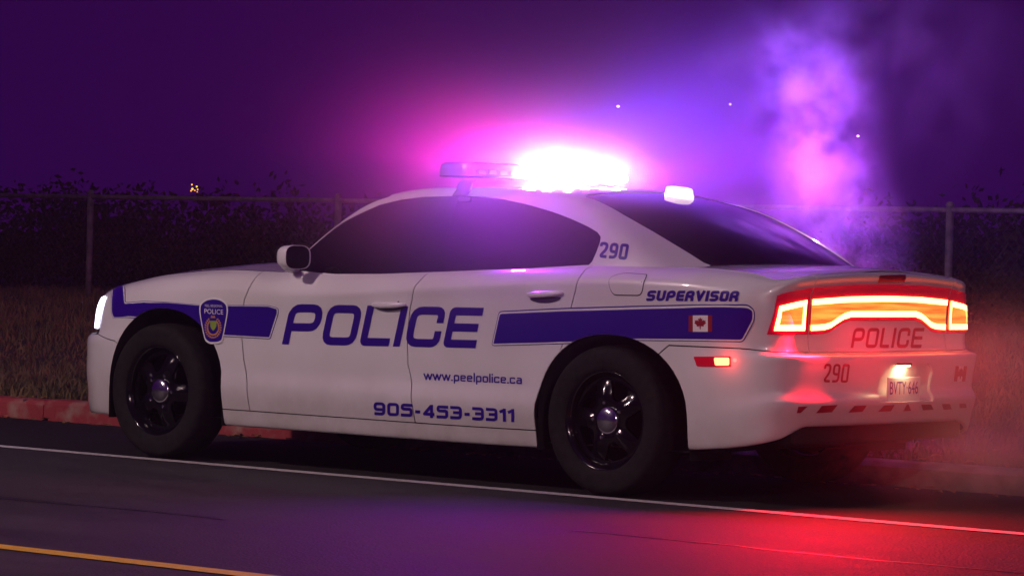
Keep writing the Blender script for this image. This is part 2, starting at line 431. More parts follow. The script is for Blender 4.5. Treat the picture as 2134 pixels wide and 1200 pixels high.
def sheet(name, x0, x1, y0, y1, z, m):
    return obj(name, [(x0, y0, z), (x1, y0, z), (x1, y1, z), (x0, y1, z)], [(0, 1, 2, 3)], m)
tag(sheet('road', -120, 60, -14, -.99, 0, 'asphalt'), 'grey asphalt traffic lane', kind='structure')
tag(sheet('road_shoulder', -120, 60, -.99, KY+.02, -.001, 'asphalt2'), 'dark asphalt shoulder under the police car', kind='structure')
wl = sheet('edge_line', -120, 60, -1.055, -.945, .004, 'white_line'); tag(wl, 'worn white edge line painted along the shoulder', kind='structure')
yl = sheet('centre_line', -120, 60, -5.06, -4.94, .004, 'yellow_line'); tag(yl, 'yellow centre line painted on the road', kind='structure')
# crack sealing on the lane
cr = []
for (x0, x1, y0) in ((4.2, 9.5, -2.55), (-3, 3.1, -3.4)):
    pts = [(x, y0+.03*math.sin(x*3.1)+rng.normal(0, .012)) for x in np.arange(x0, x1, .12)]
    V = [(x, y+.009, .003) for x, y in pts]+[(x, y-.009, .003) for x, y in pts]; n = len(pts)
    cr.append((V, [(i, n+i, n+i+1, i+1) for i in range(n-1)]))
V, F = join(cr); M['tar'] = mat('tar_seal', (.012, .012, .013), .4)
tag(obj('road_crack', V, F, 'tar'), 'tar sealed cracks in the traffic lane', kind='structure')
# kerb of separate cast lengths
kerb = empty('kerb', (0, KY, 0)); tag(kerb, 'concrete kerb between road and grass', kind='structure')
bm = bmesh.new(); L0 = 1.49
prof = [(-.0, -.2), (.012, KH-.03), (.035, KH-.006), (.06, KH), (.17, KH), (.17, -.2)]
vv = [[bm.verts.new((x, y, z)) for (y, z) in prof] for x in (0, L0)]
for k in range(len(prof)-1): bm.faces.new((vv[0][k], vv[1][k], vv[1][k+1], vv[0][k+1]))
bm.faces.new(vv[0]); bm.faces.new(list(reversed(vv[1])))
bmesh.ops.recalc_face_normals(bm, faces=bm.faces)
kme = bpy.data.meshes.new('kerb_stone'); bm.to_mesh(kme); bm.free(); kme.materials.append(M['concrete'])
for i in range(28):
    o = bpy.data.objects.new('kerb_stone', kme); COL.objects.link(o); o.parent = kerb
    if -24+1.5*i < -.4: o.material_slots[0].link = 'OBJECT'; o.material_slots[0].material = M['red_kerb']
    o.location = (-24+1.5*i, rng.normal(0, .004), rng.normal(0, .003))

# street lamps on the camera's side of the road
M['lamp_grey'] = mat('lamp_grey_metal', (.22, .22, .23), .45, .6)
M['lamp_bulb'] = mat('street_lamp_bulb', (1, .8, .6), .4, emit=(1, .76, .52), estr=25)
def street_lamp(x, power, aim, label):
    T = empty('street_lamp', (x, -13.4, 0)); tag(T, label, 'street lamp', 'street lamps along the road')
    pole = crom([(x, -13.4, -.2), (x, -13.4, 3), (x, -13.4, 6.6), (x, -13.2, 7.3), (x, -12.5, 7.75), (x, -11.5, 7.9)], 6)
    V, F = tube(pole, .07, 12); V = [(a, b+13.4, c) for a, b, c in V]; V = [(a-x, b, c) for a, b, c in V]; o = obj('pole', V, F, 'lamp_grey', T)
    bm = bmesh.new(); box_bm(bm, (0, 2.15, 7.9), (.26, .75, .12), .04, 3); from_bm('lamp_head', bm, 'lamp_grey', T)
    bm = bmesh.new(); box_bm(bm, (0, 2.2, 7.835), (.18, .5, .02), .004, 1); from_bm('lamp_bulb', bm, 'lamp_bulb', T)
    d = bpy.data.lights.new('street_light', 'SPOT'); d.energy = power; d.color = (1, .70, .71); d.spot_size = math.radians(100); d.spot_blend = .7; d.shadow_soft_size = .3
    q = bpy.data.objects.new('street_light', d); COL.objects.link(q); q.parent = T; q.location = (0, 2.2, 7.80)
    q.rotation_euler = (Vector((x, -11.2, 7.8))-Vector(aim)).to_track_quat('Z', 'Y').to_euler()
street_lamp(-3.0, 3700, (1.2, -1.5, .3), 'street lamp out in front of the police car across the road')
street_lamp(19, 2900, (4.5, -.5, .6), 'street lamp behind the police car across the road')

# grass on the bank
def grass(name, n, xr, yr, hmin, hmax):
    x = rng.uniform(*xr, n); y = yr[0]+(yr[1]-yr[0])*rng.random(n)**1.3
    patchy = np.sin(x*1.3+2*np.sin(y*.9))+np.sin(y*2.1+x*.4)
    h = rng.uniform(hmin, hmax, n)*(1+.35*patchy/2); z = np.array([bank(a, b) for a, b in zip(x, y)])-.01
    th = rng.uniform(0, 2*math.pi, n); w = rng.uniform(.004, .009, n); ln = rng.uniform(.2, .9, n)*h; la = rng.uniform(0, 2*math.pi, n)
    V = np.zeros((n, 5, 3)); c, s = np.cos(th)*w, np.sin(th)*w; lx, ly = np.cos(la)*ln, np.sin(la)*ln
    V[:, 0] = np.stack([x-c, y-s, z], 1); V[:, 1] = np.stack([x+c, y+s, z], 1)
    V[:, 2] = np.stack([x+c*.7+lx*.35, y+s*.7+ly*.35, z+h*.6], 1); V[:, 3] = np.stack([x-c*.7+lx*.35, y-s*.7+ly*.35, z+h*.6], 1)
    V[:, 4] = np.stack([x+lx, y+ly, z+h], 1)
    b = np.arange(n)*5; me = bpy.data.meshes.new(name)
    F = [(k, k+1, k+2, k+3) for k in b]+[(k+3, k+2, k+4) for k in b]
    me.from_pydata(V.reshape(-1, 3).tolist(), [], F); return me
M['grass'] = mat('autumn_grass', (.08, .07, .025), .8); add_noise(M['grass'], 3, (.045, .042, .015), (.16, .11, .042), 6)
tag(link('grass', grass('grass', 70000, (-12, 6.5), (KY+.16, 9), .03, .10), 'grass'), 'short autumn grass growing on the bank behind the kerb', 'grass', kind='stuff')
# fallen leaves
V, F = [], []
for k in range(420):
    x = rng.uniform(-9, 6); y = KY-.12+abs(rng.normal(0, .9)) if k % 2 else KY-.25+rng.random()*.3
    z = (bank(x, y)+.03) if y > KY+.17 else (KH+.004 if y > KY else .006)
    a = rng.uniform(0, 6.28); s = rng.uniform(.02, .045); o = len(V)
    for (u, v, w) in ((-1, 0, 0), (-.3, .55, .25), (.5, .4, .3), (1, 0, .1), (.5, -.4, .2), (-.3, -.55, .35)):
        V.append((x+s*(u*math.cos(a)-v*math.sin(a)), y+s*(u*math.sin(a)+v*math.cos(a)), z+s*w))
    F.append(tuple(range(o, o+6)))
M['leaf'] = mat('dry_leaf', (.3, .16, .05), .7); add_noise(M['leaf'], 5, (.16, .07, .02), (.42, .26, .07), 3)
tag(obj('fallen_leaves', V, F, 'leaf', smooth=False), 'dry fallen leaves along the kerb and bank', 'leaves', kind='stuff')

# ================================================================== THE POLICE CAR
CAR = empty('police_car', (1.526, 0, 0)); CARLOC = np.array([1.526, 0, 0])
tag(CAR, 'white and navy police sedan with flashing roof light bar parked beside the kerb', 'car')
_link = link
def link(name, me, m=None, parent=None):
    o = _link(name, me, m, None)
    if parent is not None:
        o.parent = parent; o.matrix_parent_inverse = parent.matrix_world.inverted() if parent.type != 'EMPTY' else Matrix.Translation(-Vector(parent.location))
    return o

PLAN = [(-.97, 0), (-.965, .2), (-.94, .40), (-.88, .56), (-.79, .685), (-.66, .785), (-.48, .855), (-.25, .895), (0, .915), (.4, .925), (.9, .928), (1.5, .93), (2.1, .935), (2.6, .945), (3.05, .952), (3.4, .95), (3.65, .935), (3.82, .912), (3.93, .88), (4.01, .83), (4.06, .76), (4.09, .64), (4.108, .45), (4.118, .2), (4.12, 0)]
pl = crom([(-.965, -.2)]+PLAN+[(4.118, -.2)], 24)[24:-24]
seg = np.linalg.norm(np.diff(pl, axis=0), axis=1); sl = np.concatenate([[0], np.cumsum(seg)]); LS = sl[-1]
def s_of(x, w): return sl[np.argmin((pl[:, 0]-x)**2+(pl[:, 1]-w)**2)]
ROWB = [.18, .205, .285, .40, .50, .60, .68, .735, .80, .91, .958, .985, 1.02, 1.06]
ST = [ # plan point, z rows, inset rows
((-.97, 0), [.20, .205, .25, .33, .42, .52, .62, .655, .70, .76, .80, .835, .865, .885], [.06, .03, .015, .01, 0, 0, .005, .06, .065, .07, .08, .095, .12, .17]),
((-.79, .685), [.20, .205, .25, .33, .42, .52, .62, .655, .70, .75, .79, .825, .855, .875], [.06, .03, .015, .01, 0, 0, .005, .045, .05, .055, .063, .078, .10, .15]),
((-.48, .855), [.205, .21, .27, .36, .45, .55, .62, .66, .71, .77, .81, .85, .89, .915], [.05, .03, .015, .006, 0, 0, .0, .008, .012, .018, .025, .04, .07, .12]),
((0, .915), [.205, .21, .285, .40, .50, .60, .67, .725, .79, .83, .865, .905, .955, .985], [.07, .04, .02, .008, .008, .006, .004, .003, .002, .004, .008, .02, .06, .12]),
((.5, .926), [.20, .205, .285, .40, .50, .60, .68, .735, .80, .85, .89, .925, .985, 1.018], [.09, .05, .028, .012, .026, .026, .022, .018, .012, .008, .008, .014, .05, .10]),
((1.2, .929), [.20, .205, .285, .40, .50, .60, .68, .735, .80, .87, .905, .935, .985, 1.012], [.09, .05, .028, .010, .032, .033, .031, .028, .022, .010, .006, .014, .04, .065]),
((1.9, .933), [.20, .205, .285, .40, .50, .60, .68, .735, .80, .90, .955, .982, 1.02, 1.04], [.09, .05, .028, .010, .032, .033, .031, .028, .022, .010, .002, .012, .035, .06]),
((2.6, .945), [.205, .21, .29, .40, .50, .60, .68, .735, .80, .93, .995, 1.022, 1.055, 1.073], [.09, .05, .028, .010, .028, .028, .025, .022, .017, .006, .0, .012, .035, .06]),
((3.05, .952), [.22, .225, .30, .40, .50, .60, .68, .735, .80, .95, 1.018, 1.045, 1.08, 1.098], [.08, .05, .025, .010, .018, .014, .01, .008, .005, 0, 0, .012, .045, .08]),
((3.5, .943), [.245, .25, .32, .41, .50, .60, .68, .735, .80, .95, 1.02, 1.045, 1.08, 1.10], [.06, .03, .015, .008, .01, .008, .006, .006, .004, 0, .002, .018, .07, .13]),
((3.82, .912), [.275, .28, .35, .44, .52, .61, .69, .735, .80, .93, .99, 1.02, 1.06, 1.085], [.05, .025, .012, .004, .008, .004, .003, .006, .006, .004, .008, .024, .07, .13]),
((4.01, .83), [.315, .32, .40, .495, .54, .65, .705, .722, .80, .89, .965, 1.0, 1.035, 1.055], [.05, .03, .012, -.003, .014, .003, 0, .045, .052, .055, .06, .058, .065, .10]),
((4.09, .64), [.375, .38, .435, .495, .54, .65, .705, .72, .79, .88, .985, 1.02, 1.062, 1.076], [.07, .045, .018, -.004, .022, .004, 0, .09, .105, .105, .095, .08, .055, .085]),
((4.12, 0), [.375, .38, .435, .495, .54, .65, .705, .72, .79, .88, 1.0, 1.042, 1.088, 1.10], [.07, .045, .018, -.004, .022, .004, 0, .09, .105, .105, .095, .08, .055, .085]),
]
sk = np.array([s_of(*p) for p, _, _ in ST]); sk[0] = 0; sk[-1] = LS
def ext(T):  # mirror the tables past nose and tail so that the surface runs round both ends
    T = np.array(T); return np.concatenate([T[1:4][::-1], T, T[-5:-1][::-1]])
skx = np.concatenate([-sk[1:4][::-1], sk, 2*LS-sk[-5:-1][::-1]])
Zr = ext([z for _, z, _ in ST]); Dr = ext([d for _, _, d in ST])
A = np.unique(np.concatenate([np.linspace(-1.7, LS+2.3, 330), np.linspace(LS-1.5, LS+1.5, 140), np.linspace(-1.5, 1.5, 120)]))
sub = 6
Bp = np.concatenate([np.linspace(ROWB[i], ROWB[i+1], sub, endpoint=False) for i in range(13)]+[[ROWB[-1]]])
def plan_at(s):
    s = np.asarray(s); t = np.where(s < 0, -s, np.where(s > LS, 2*LS-s, s))
    x = np.interp(t, sl, pl[:, 0]); w = np.interp(t, sl, pl[:, 1])
    return x, -np.where((s < 0) | (s > LS), -w, w)
gx, gy = plan_at(A); g2x, g2y = plan_at(A+.004); g1x, g1y = plan_at(A-.004)
tx, ty = g2x-g1x, g2y-g1y; ln = np.hypot(tx, ty); nx, ny = ty/ln, -tx/ln      # outward
nx = np.convolve(np.pad(nx, 4, 'edge'), np.ones(9)/9, 'valid'); ny = np.convolve(np.pad(ny, 4, 'edge'), np.ones(9)/9, 'valid')
Zs = np.stack([pchip(skx, Zr[:, k], A) for k in range(14)], 1); Ds = np.stack([pchip(skx, Dr[:, k], A) for k in range(14)], 1)
PG = np.zeros((len(A), len(Bp), 3))
for i in range(len(A)):
    c = crom(np.stack([Ds[i], Zs[i]], 1), sub)
    PG[i, :, 0] = gx[i]-nx[i]*c[:, 0]; PG[i, :, 1] = gy[i]-ny[i]*c[:, 0]; PG[i, :, 2] = c[:, 1]
BAND = Surf(PG, A, Bp, flip=False)
if (BAND.N[len(A)//3, 20]*[0, -1, 0]).sum() < 0: BAND.N *= -1
BT, BB = ROWB[-1], ROWB[0]
def top_edge(x, rear=False):
    """row-13 point of the left side at station x"""
    sel = (A > 0) & (A < LS); e = PG[sel, -1]; o = np.argsort(e[:, 0])
    return np.interp(x, e[o, 0], -e[o, 1]), np.interp(x, e[o, 0], e[o, 2])

# ---- hood and rear deck
def deck_surf(x0, x1, crown, n=90):
    sel = np.where((A > 0) & (A < LS) & (PG[:, -1, 0] > x0) & (PG[:, -1, 0] < x1))[0]
    e = PG[sel, -1]; o = np.argsort(e[:, 0]); e = e[o]
    ts = np.linspace(-1, 1, 61); P = np.zeros((len(e), 61, 3))
    for i, (x, y, z) in enumerate(e):
        c = crown(x)*min(1, (-y)/.55)
        P[i, :, 0] = x; P[i, :, 1] = ts*-y; P[i, :, 2] = z+c*(1-ts**2)
    s = Surf(P, e[:, 0], ts*.75)
    if s.N[len(e)//2, 30, 2] < 0: s.N *= -1
    return s
HOOD = deck_surf(-2, .95, lambda x: np.interp(x, [-.9, -.4, .3, .9], [.03, .055, .055, .05]))
DECK = deck_surf(3.25, 9, lambda x: np.interp(x, [3.2, 3.6, 4.1], [.02, .028, .028]))

# ---- greenhouse: side glass and roof skin as one surface of cross sections
EDGE = np.array([(.30, .80), (.62, .995), (.86, 1.158), (1.08, 1.30), (1.30, 1.405), (1.5, 1.447), (1.75, 1.463), (2.0, 1.464), (2.3, 1.455), (2.6, 1.428), (2.85, 1.375), (3.1, 1.28), (3.3, 1.185), (3.42, 1.12), (3.7, .95)])
ed = crom(EDGE, 12)
def edge_z(x): return np.interp(x, ed[:, 0], ed[:, 1])
def top_z(x, w):
    k = 1-(w/.62)**2; sh = np.interp(x, [.3, 1.2, 1.9, 2.5, 3.7], [.20, .20, 0, -.12, -.16])
    return edge_z(x+sh*k)+.028*k
GX = np.linspace(.42, 3.72, 230); GT = np.linspace(-1, 1, 121); GP = np.zeros((len(GX), len(GT), 3))
for i, x in enumerate(GX):
    wb, zb = top_edge(x); wb = wb-np.interp(x, [.9, 2.75, 3.0], [.010, .010, .004])
    zz = np.linspace(.93, 1.50, 120); ww = wb-.42*(zz-zb)-.48*np.maximum(0, zz-zb)**2
    below = zz <= top_z(x, np.minimum(ww, .9)); k = int(below.sum())
    if k < 2: k = 2
    w1 = ww[k-1]; sidep = np.stack([ww[:k], zz[:k]], 1)
    wt = np.linspace(w1, 0, 120); zt = np.minimum(top_z(x, wt), 9.); zt = np.where(zt > 0, zt, .9)
    topp = np.stack([wt, np.maximum(zt, .86)], 1)
    pts = np.vstack([sidep, topp[1:], (topp*[-1, 1])[::-1][1:], (sidep*[-1, 1])[::-1]])
    dl = np.concatenate([[0], np.cumsum(np.linalg.norm(np.diff(pts, axis=0), axis=1))])
    q = np.linspace(0, dl[-1], 900); pu = np.stack([np.interp(q, dl, pts[:, 0]), np.interp(q, dl, pts[:, 1])], 1)
    win = max(3, int(.075/(dl[-1]/900))) | 1
    for _ in range(2):
        pad = np.vstack([np.repeat(pu[:1], win//2, 0)+(pu[0]-pu[1])*np.arange(win//2, 0, -1)[:, None], pu, np.repeat(pu[-1:], win//2, 0)+(pu[-1]-pu[-2])*np.arange(1, win//2+1)[:, None]])
        cs = np.cumsum(np.vstack([[0, 0], pad]), 0); pu = (cs[win:]-cs[:-win])/win
    # sections share parameters: side runs to |t| = .40, roof inside it
    dl = np.concatenate([[0], np.cumsum(np.linalg.norm(np.diff(pu, axis=0), axis=1))]); tot = dl[-1]
    f = GT*.5+.5; GP[i, :, 0] = x; GP[i, :, 1] = -np.interp(f*tot, dl, pu[:, 0]); GP[i, :, 2] = np.interp(f*tot, dl, pu[:, 1])
CAB = Surf(GP, GX, GT*1.15)
if CAB.N[120, 60, 2] < 0: CAB.N *= -1
CB = 1.15

# ---- panel outlines
bpx = BAND.px
def arch(x0, x1, cx, top, zb=.36, n=26, zlow=None):
    """wheel arch in (x, z), front to rear, sampled by angle"""
    out = []
    for a in np.linspace(math.pi, 0, n):
        hw = (cx-x0) if a > math.pi/2 else (x1-cx)
        out.append((cx+hw*math.copysign(abs(math.cos(a))**.92, math.cos(a)), zb+(top-zb)*math.sin(a)**.92))
    return out
def sd_(x, z):
    h = BAND.side(x, z)
    return h if h else (s_of(x, .9), max(BB, z))
FA = [sd_(*p) for p in arch(-.372, .485, .045, .800)]; RA = [sd_(*p) for p in arch(2.64, 3.565, 3.10, .770)]
def vline(loop_end, b): return (loop_end[0], b)
sFD = bpx([(536, 575), (525, 590), (509, 625), (503, 700), (508, 750), (515, 800), (526, 860)])
sDD = bpx([(895, 568), (880, 580), (866, 595), (855, 640), (848, 700), (850, 760), (858, 800), (860, 850), (869, 882)])
sDQ = bpx([(1226, 558), (1210, 575), (1200, 600), (1190, 640), (1182, 690), (1172, 735)])
bRK = .287
def cut(lst, b): lst = [p for p in lst if p[1] > b+.004]; return lst+[(lst[-1][0]+(lst[-1][0]-lst[-2][0])*.3, b)]
def arc_at(arc, b):
    arc = sorted(arc, key=lambda p: p[1]); return (float(np.interp(b, [p[1] for p in arc], [p[0] for p in arc])), b)
sFD, sDD = cut(sFD, bRK), cut(sDD, bRK)
sFD = [(sFD[0][0]+.012, BT)]+sFD; sDD = [(sDD[0][0]+.012, BT)]+sDD; sDQ = [(sDQ[0][0]+.015, BT)]+sDQ
fa_r = [p for p in FA if p[0] > FA[len(FA)//2][0]]; fa_f = [p for p in FA if p[0] <= FA[len(FA)//2][0]]
sHB = s_of(-.56, .83)   # rear end of the headlamp
bBF = .735              # bumper / fender seam row
def below(arc, b): return [p for p in arc if p[1] < b]
def above(arc, b): return [p for p in arc if p[1] >= b]
pF = arc_at(fa_f, .62); faf = [pF]+[p for p in fa_f if p[1] > .625]; far = [p for p in fa_r if p[1] > bRK]
fender = [(sHB, BT)]+sFD+[(FA[-1][0], bRK)]+far[::-1]+faf[::-1]+[(pF[0]-.04, .66), (sHB, .71)]
door_f = sFD+sDD[::-1]
fd = sFD+[(p[0], p[1]) for p in sDD[::-1]]
ra_f = [p for p in RA if p[0] <= RA[len(RA)//2][0]]; ra_r = [p for p in RA if p[0] > RA[len(RA)//2][0]]
bq = sDQ[-1][1]; sDQ[-1] = arc_at(ra_f, bq); raf_lo = [p for p in ra_f if bRK < p[1] < bq-.004]; raf_hi = [p for p in ra_f if p[1] > bq+.004]
door_r = sDD+[arc_at(ra_f, bRK)]+raf_lo+sDQ[::-1]
sTL = LS-.595
bQB = .735
pR = arc_at(ra_r, .69); pR2 = (pR[0]+.06, bQB); rar_hi = [p for p in ra_r if p[1] > .694]; rar_lo = [p for p in ra_r if p[1] < .686]
quarter = sDQ+raf_hi+rar_hi+[pR, pR2, (sTL, bQB), (sTL, BT)]
rocker = [(FA[-1][0], BB), (FA[-1][0], bRK), (RA[0][0], bRK), (RA[0][0], BB)]
m2 = lambda L: [(2*LS-a, b) for a, b in L][::-1]
rb_l = [pR2, pR]+rar_lo+[(RA[-1][0], BB)]
rbump = rb_l+m2(rb_l)
n2 = lambda L: [(-a, b) for a, b in L][::-1]
fb_l = [(sHB, .71), (pF[0]-.04, .66), pF]+[p for p in fa_f if p[1] < .615][::-1]+[(FA[0][0], BB)]
fbump = fb_l+n2(fb_l)
def rnd(pts, r, n=4):
    P = [np.array(p, float) for p in pts]; out = []
    for k in range(len(P)):
        a, p, b = P[k-1], P[k], P[(k+1) % len(P)]; u, v = a-p, b-p; lu, lv = np.linalg.norm(u), np.linalg.norm(v); q = min(r, lu*.45, lv*.45)
        s, e = p+u/lu*q, p+v/lv*q
        for t in np.linspace(0, 1, n): out.append(tuple((1-t)**2*s+2*t*(1-t)*p+t*t*e))
    return out
G = .0032
def panel(name, loop, m='paint', both=True, **k):
    p = patch(BAND, [loop], flange=.015 if 'cut' in k else .005, gap=G, **k)
    o = pobj(name, p, m, CAR); r = None
    if both: r = pobj(name, mirr(p), m, CAR)
    return o, r
FEND, _ = panel('front_fender', fender); FDOOR, FDOOR_R = panel('front_door', fd); RDOOR, RDOOR_R = panel('rear_door', door_r)
QUART, _ = panel('quarter_panel', quarter); ROCK, _ = panel('rocker_panel', rocker)
REC = rnd(BAND.px([(1848, 760), (1936, 757), (1944, 775), (1944, 836), (1832, 838), (1834, 790)]), .012)
RBUMP, _ = panel('rear_bumper', rbump, both=False, sp=(.035, .014), cut=[REC]); FBUMP, _ = panel('front_bumper', fbump, both=False, sp=(.035, .014))
# trunk lid: rear face and the deck above it
tl = [(sTL, bQB), (2*LS-sTL, bQB), (2*LS-sTL, BT), (sTL, BT)]
pt = patch(BAND, [tl], flange=.014, gap=G, sp=(.035, .012))
xs0, xs1 = DECK.A[0], DECK.A[-1]
i_tl = DECK.P[:, 0, 1]; x_end = DECK.A[np.argmin(np.abs(-i_tl-.575))]
def dk(loop): return patch(DECK, [loop], sp=(.03, .03), flange=.01, gap=.0022)
wtl = lambda x: .575/max(.575, np.interp(x, DECK.A, -DECK.P[:, 0, 1]))*.75
xa = 3.52
xe = np.linspace(xa, xs1, 40)
lid = [(x, -wtl(x)) for x in xe]+[(x, wtl(x)) for x in xe[::-1]]
TRUNK = pobj('trunk_lid', joinN([pt, dk(lid)]), 'paint', CAR)
qt = [(xs0, -.75), (x_end, -.75)]+[(x, -wtl(x)) for x in xe[::-1] if x < x_end]+[(xa, 0), (xs0, 0)]
pq = dk(qt); pobj('quarter_top', pq, 'paint', CAR); pobj('quarter_top', mirr(pq), 'paint', CAR)
HOODO = pobj('hood', patch(HOOD, [[(HOOD.A[0], -.75), (HOOD.A[-1], -.75), (HOOD.A[-1], .75), (HOOD.A[0], .75)]], sp=(.04, .04)), 'paint', CAR)
# dark inner shell just under the outer skin, cut out at the wheels
def shell():
    lo = BB+.002
    L = [(0, lo), (0, BT-.01), (LS, BT-.01), (LS, lo)]
    fa = [(FA[0][0], lo)]+FA+[(FA[-1][0], lo)]; ra = [(RA[0][0], lo)]+RA+[(RA[-1][0], lo)]
    outline = [(0, lo)]+fa+ra+[(LS, lo), (LS, BT-.01), (0, BT-.01)]
    return patch(BAND, [outline], off=-.017, sp=(.08, .03))
ps = shell(); pobj('inner_shell', joinN([ps, mirr(ps)]), 'inner', CAR)
# underbody pan
xs = np.linspace(-.85, 3.98, 40); wv = np.interp(xs, pl[:len(pl), 0], pl[:, 1])-.09
V = [(x, -max(.05, w), .235 if x < 3.6 else .235+(x-3.6)*.42) for x, w in zip(xs, wv)]+[(x, max(.05, w), .235 if x < 3.6 else .235+(x-3.6)*.42) for x, w in zip(xs, wv)]
obj('floor_pan', V, [(i, i+1, 41+i, 40+i) for i in range(39)], 'inner', CAR)
# wheel housings
for LA, cx in ((arch(-.372, .485, .045, .800), .045), (arch(2.64, 3.565, 3.10, .770), 3.1)):
    for sg in (-1, 1):
        pr = [(LA[0][0], .2)]+LA+[(LA[-1][0], .2)]; n = len(pr)
        V = [(x, sg*.905, z) for x, z in pr]+[(x, sg*.58, z) for x, z in pr]
        F = [(i, i+1, n+i+1, n+i) for i in range(n-1)]+[tuple(range(n, 2*n))]
        obj('wheel_housing', V, F, 'inner', CAR)

# ---- cabin: painted frame with openings for the glass
cpx = CAB.px
DLO = cpx([(634, 521), (665, 497), (700, 472), (745, 447), (790, 427), (835, 416), (880, 410), (960, 408), (1010, 410), (1050, 415), (1100, 426), (1150, 441), (1190, 456), (1225, 472), (1245, 484), (1252, 494), (1250, 506), (1243, 525), (1234, 545), (1227, 552), (1170, 555), (1100, 559), (1000, 563), (900, 567), (790, 571), (700, 571), (660, 568), (615, 563), (600, 556)])
BLT = cpx([(1240, 417), (1300, 448), (1360, 482), (1420, 518), (1466, 547)])   # near edge of the rear window
ws_l = cpx([(628, 505), (700, 452), (775, 413), (800, 407)])
def tb(x, w):   # roof parameter at lateral position w (left negative)
    h = CAB.hit((x, w, 3), (0, 0, -1)); return h
bl = sorted(BLT); bl = [(2.62, bl[0][1]*.97)]+bl
bl_bot = [(3.60, bl[-1][1]*.96), (3.68, 0)]
backl = [(2.60, 0), (2.60, bl[0][1]*.9)]+bl+bl_bot
backl = backl+[(a, -b) for a, b in backl[::-1] if b != 0]
wsl = [(1.30, 0), (1.33, -.40)]
ws_edge = []
for x in np.linspace(1.36, .80, 10):
    z = edge_z(x)
    w = .60+(1.36-x)*.22
    h = CAB.hit((x, -w, 3), (0, 0, -1)); ws_edge.append((x, h[1]) if h else (x, -.5))
wsh = [(1.27, 0), (1.30, ws_edge[0][1]*.6)]+ws_edge+[(.62, ws_edge[-1][1]*.95), (.50, ws_edge[-1][1]*.6), (.46, 0)]
wsh = wsh+[(a, -b) for a, b in wsh[::-1] if b != 0]
mD = [(a, -b) for a, b in DLO]
full = [(GX[0], -CB), (GX[-1], -CB), (GX[-1], CB), (GX[0], CB)]
ROOF = pobj('roof', patch(CAB, [full, DLO, mD, backl, wsh], flange=.012, sp=(.04, .03)), 'paint', CAR)
gl = dict(off=-.005, sp=(.04, .03))
pobj('rear_window', patch(CAB, [backl], **gl), 'glass', CAR); pobj('windshield', patch(CAB, [wsh], **gl), 'glass', CAR)
# side windows: front pane, rear pane, black pillar trim between
bp = cpx([(905, 569), (912, 520), (925, 470), (945, 405)])
xb = lambda b: np.interp(b, sorted([p[1] for p in bp]), [p[0] for p in sorted(bp, key=lambda p: p[1])])
def split(loop, lo, hi):
    out = []
    L = densify(loop, (.02, .02))
    for a, b in L:
        m = xb(b); out.append((min(max(a, m+lo), m+hi), b))
    res = [out[0]]
    for p in out[1:]:
        if np.linalg.norm(np.array(p)-res[-1]) > 1e-4: res.append(p)
    return res
for sg in (1, -1):
    for nm, lo, hi, m, of in (('front_window', -9, -.035, 'glass', -.004), ('rear_side_window', .035, 9, 'glass', -.004), ('pillar_trim', -.034, .034, 'trim', -.003)):
        p = patch(CAB, [split(DLO, lo, hi)], off=of, sp=(.04, .03))
        pobj(nm, p if sg > 0 else mirr(p), m, CAR)

# ---- navy graphics and lettering on the left side
def dec(name, S, loops, m, off=.0016, rule='eo', parent=CAR, sp=(.03, .014)):
    return pobj(name, patch(S, loops, off=off, sp=sp, rule=rule), m, parent)
def band_outline(px): return [tuple(p) for p in bpx(px)]
def widen(L, d):
    c = np.array([np.mean([p[0] for p in L]), .36]); return [tuple(np.array(p)+d*(np.array(p)-c)/np.linalg.norm(np.array(p)-c)) for p in L]
ARCH_CUT = [[(L[0][0], BB)]+widen(L, .004)+[(L[-1][0], BB)] for L in (FA, RA)]
def stripe(name, px_loop, clip=None, S=BAND, parent=CAR):
    """navy field, white keyline, thin navy outline, one above the other"""
    L = np.array(S.px([tuple(p) for p in densify(px_loop, (22, 12))]))
    for k, (d, m, nm) in enumerate(((0, 'navy', 'stripe_outline'), (.0045, 'white_vinyl', 'stripe_keyline'), (.0115, 'navy', 'stripe'))):
        lo = shrink(L, d) if d else L
        pobj(nm, patch(S, [lo], off=.0012+.0011*k, sp=(.035, .014), cut=ARCH_CUT), m, parent)
# rear stripe runs over the wheel arch: its lower edge follows the arch
ra_px = [(1198, 716), (1222, 706), (1250, 700), (1290, 697), (1318, 703), (1328, 709)]
stripe('stripe', rnd([(1040, 648), (1180, 641), (1320, 637), (1450, 634), (1560, 634), (1573, 646), (1573, 668), (1549, 713), (1440, 711), (1330, 710)]+[(1260, 712), (1198, 716), (1100, 719), (1024, 721)], 7))
fa_px = [(292, 652), (318, 643), (345, 641), (372, 646), (395, 660), (412, 682), (420, 700)]
stripe('stripe', rnd([(262, 588), (262, 630), (300, 627), (350, 629), (420, 635), (560, 636), (581, 642), (581, 654), (564, 707), (475, 702), (420, 699), (392, 697)]+[(370, 672), (262, 662), (236, 664), (232, 650), (232, 606)], 4))
def letters(name, S, txt, widths, t, rad, gap, BL, BR, TL, m='navy', parent=CAR, off=.002):
    lo, w = word(txt, widths, t, rad, gap)
    return dec(name, S, place_px(S, lo, w, BL, BR, TL), m, off=off, rule='un', parent=parent, sp=(.03, .02))
letters('police_lettering', BAND, 'POLICE', {'*': 1.02, 'I': .2, 'E': .98, 'L': .88}, .2, .24, .13, (588, 717), (991, 725), (606, 633), off=.0022)
letters('phone_lettering', BAND, '905-453-3311', {'*': .92, '-': .5, '1': .5}, .23, .2, .16, (779, 864), (1072, 879), (779, 837))
letters('web_lettering', BAND, 'www.peelpolice.ca', {'*': .62, 'w': .9, '.': .16, 'l': .15, 'i': .15}, .155, .12, .12, (884, 791), (1088, 800), (884, 772))
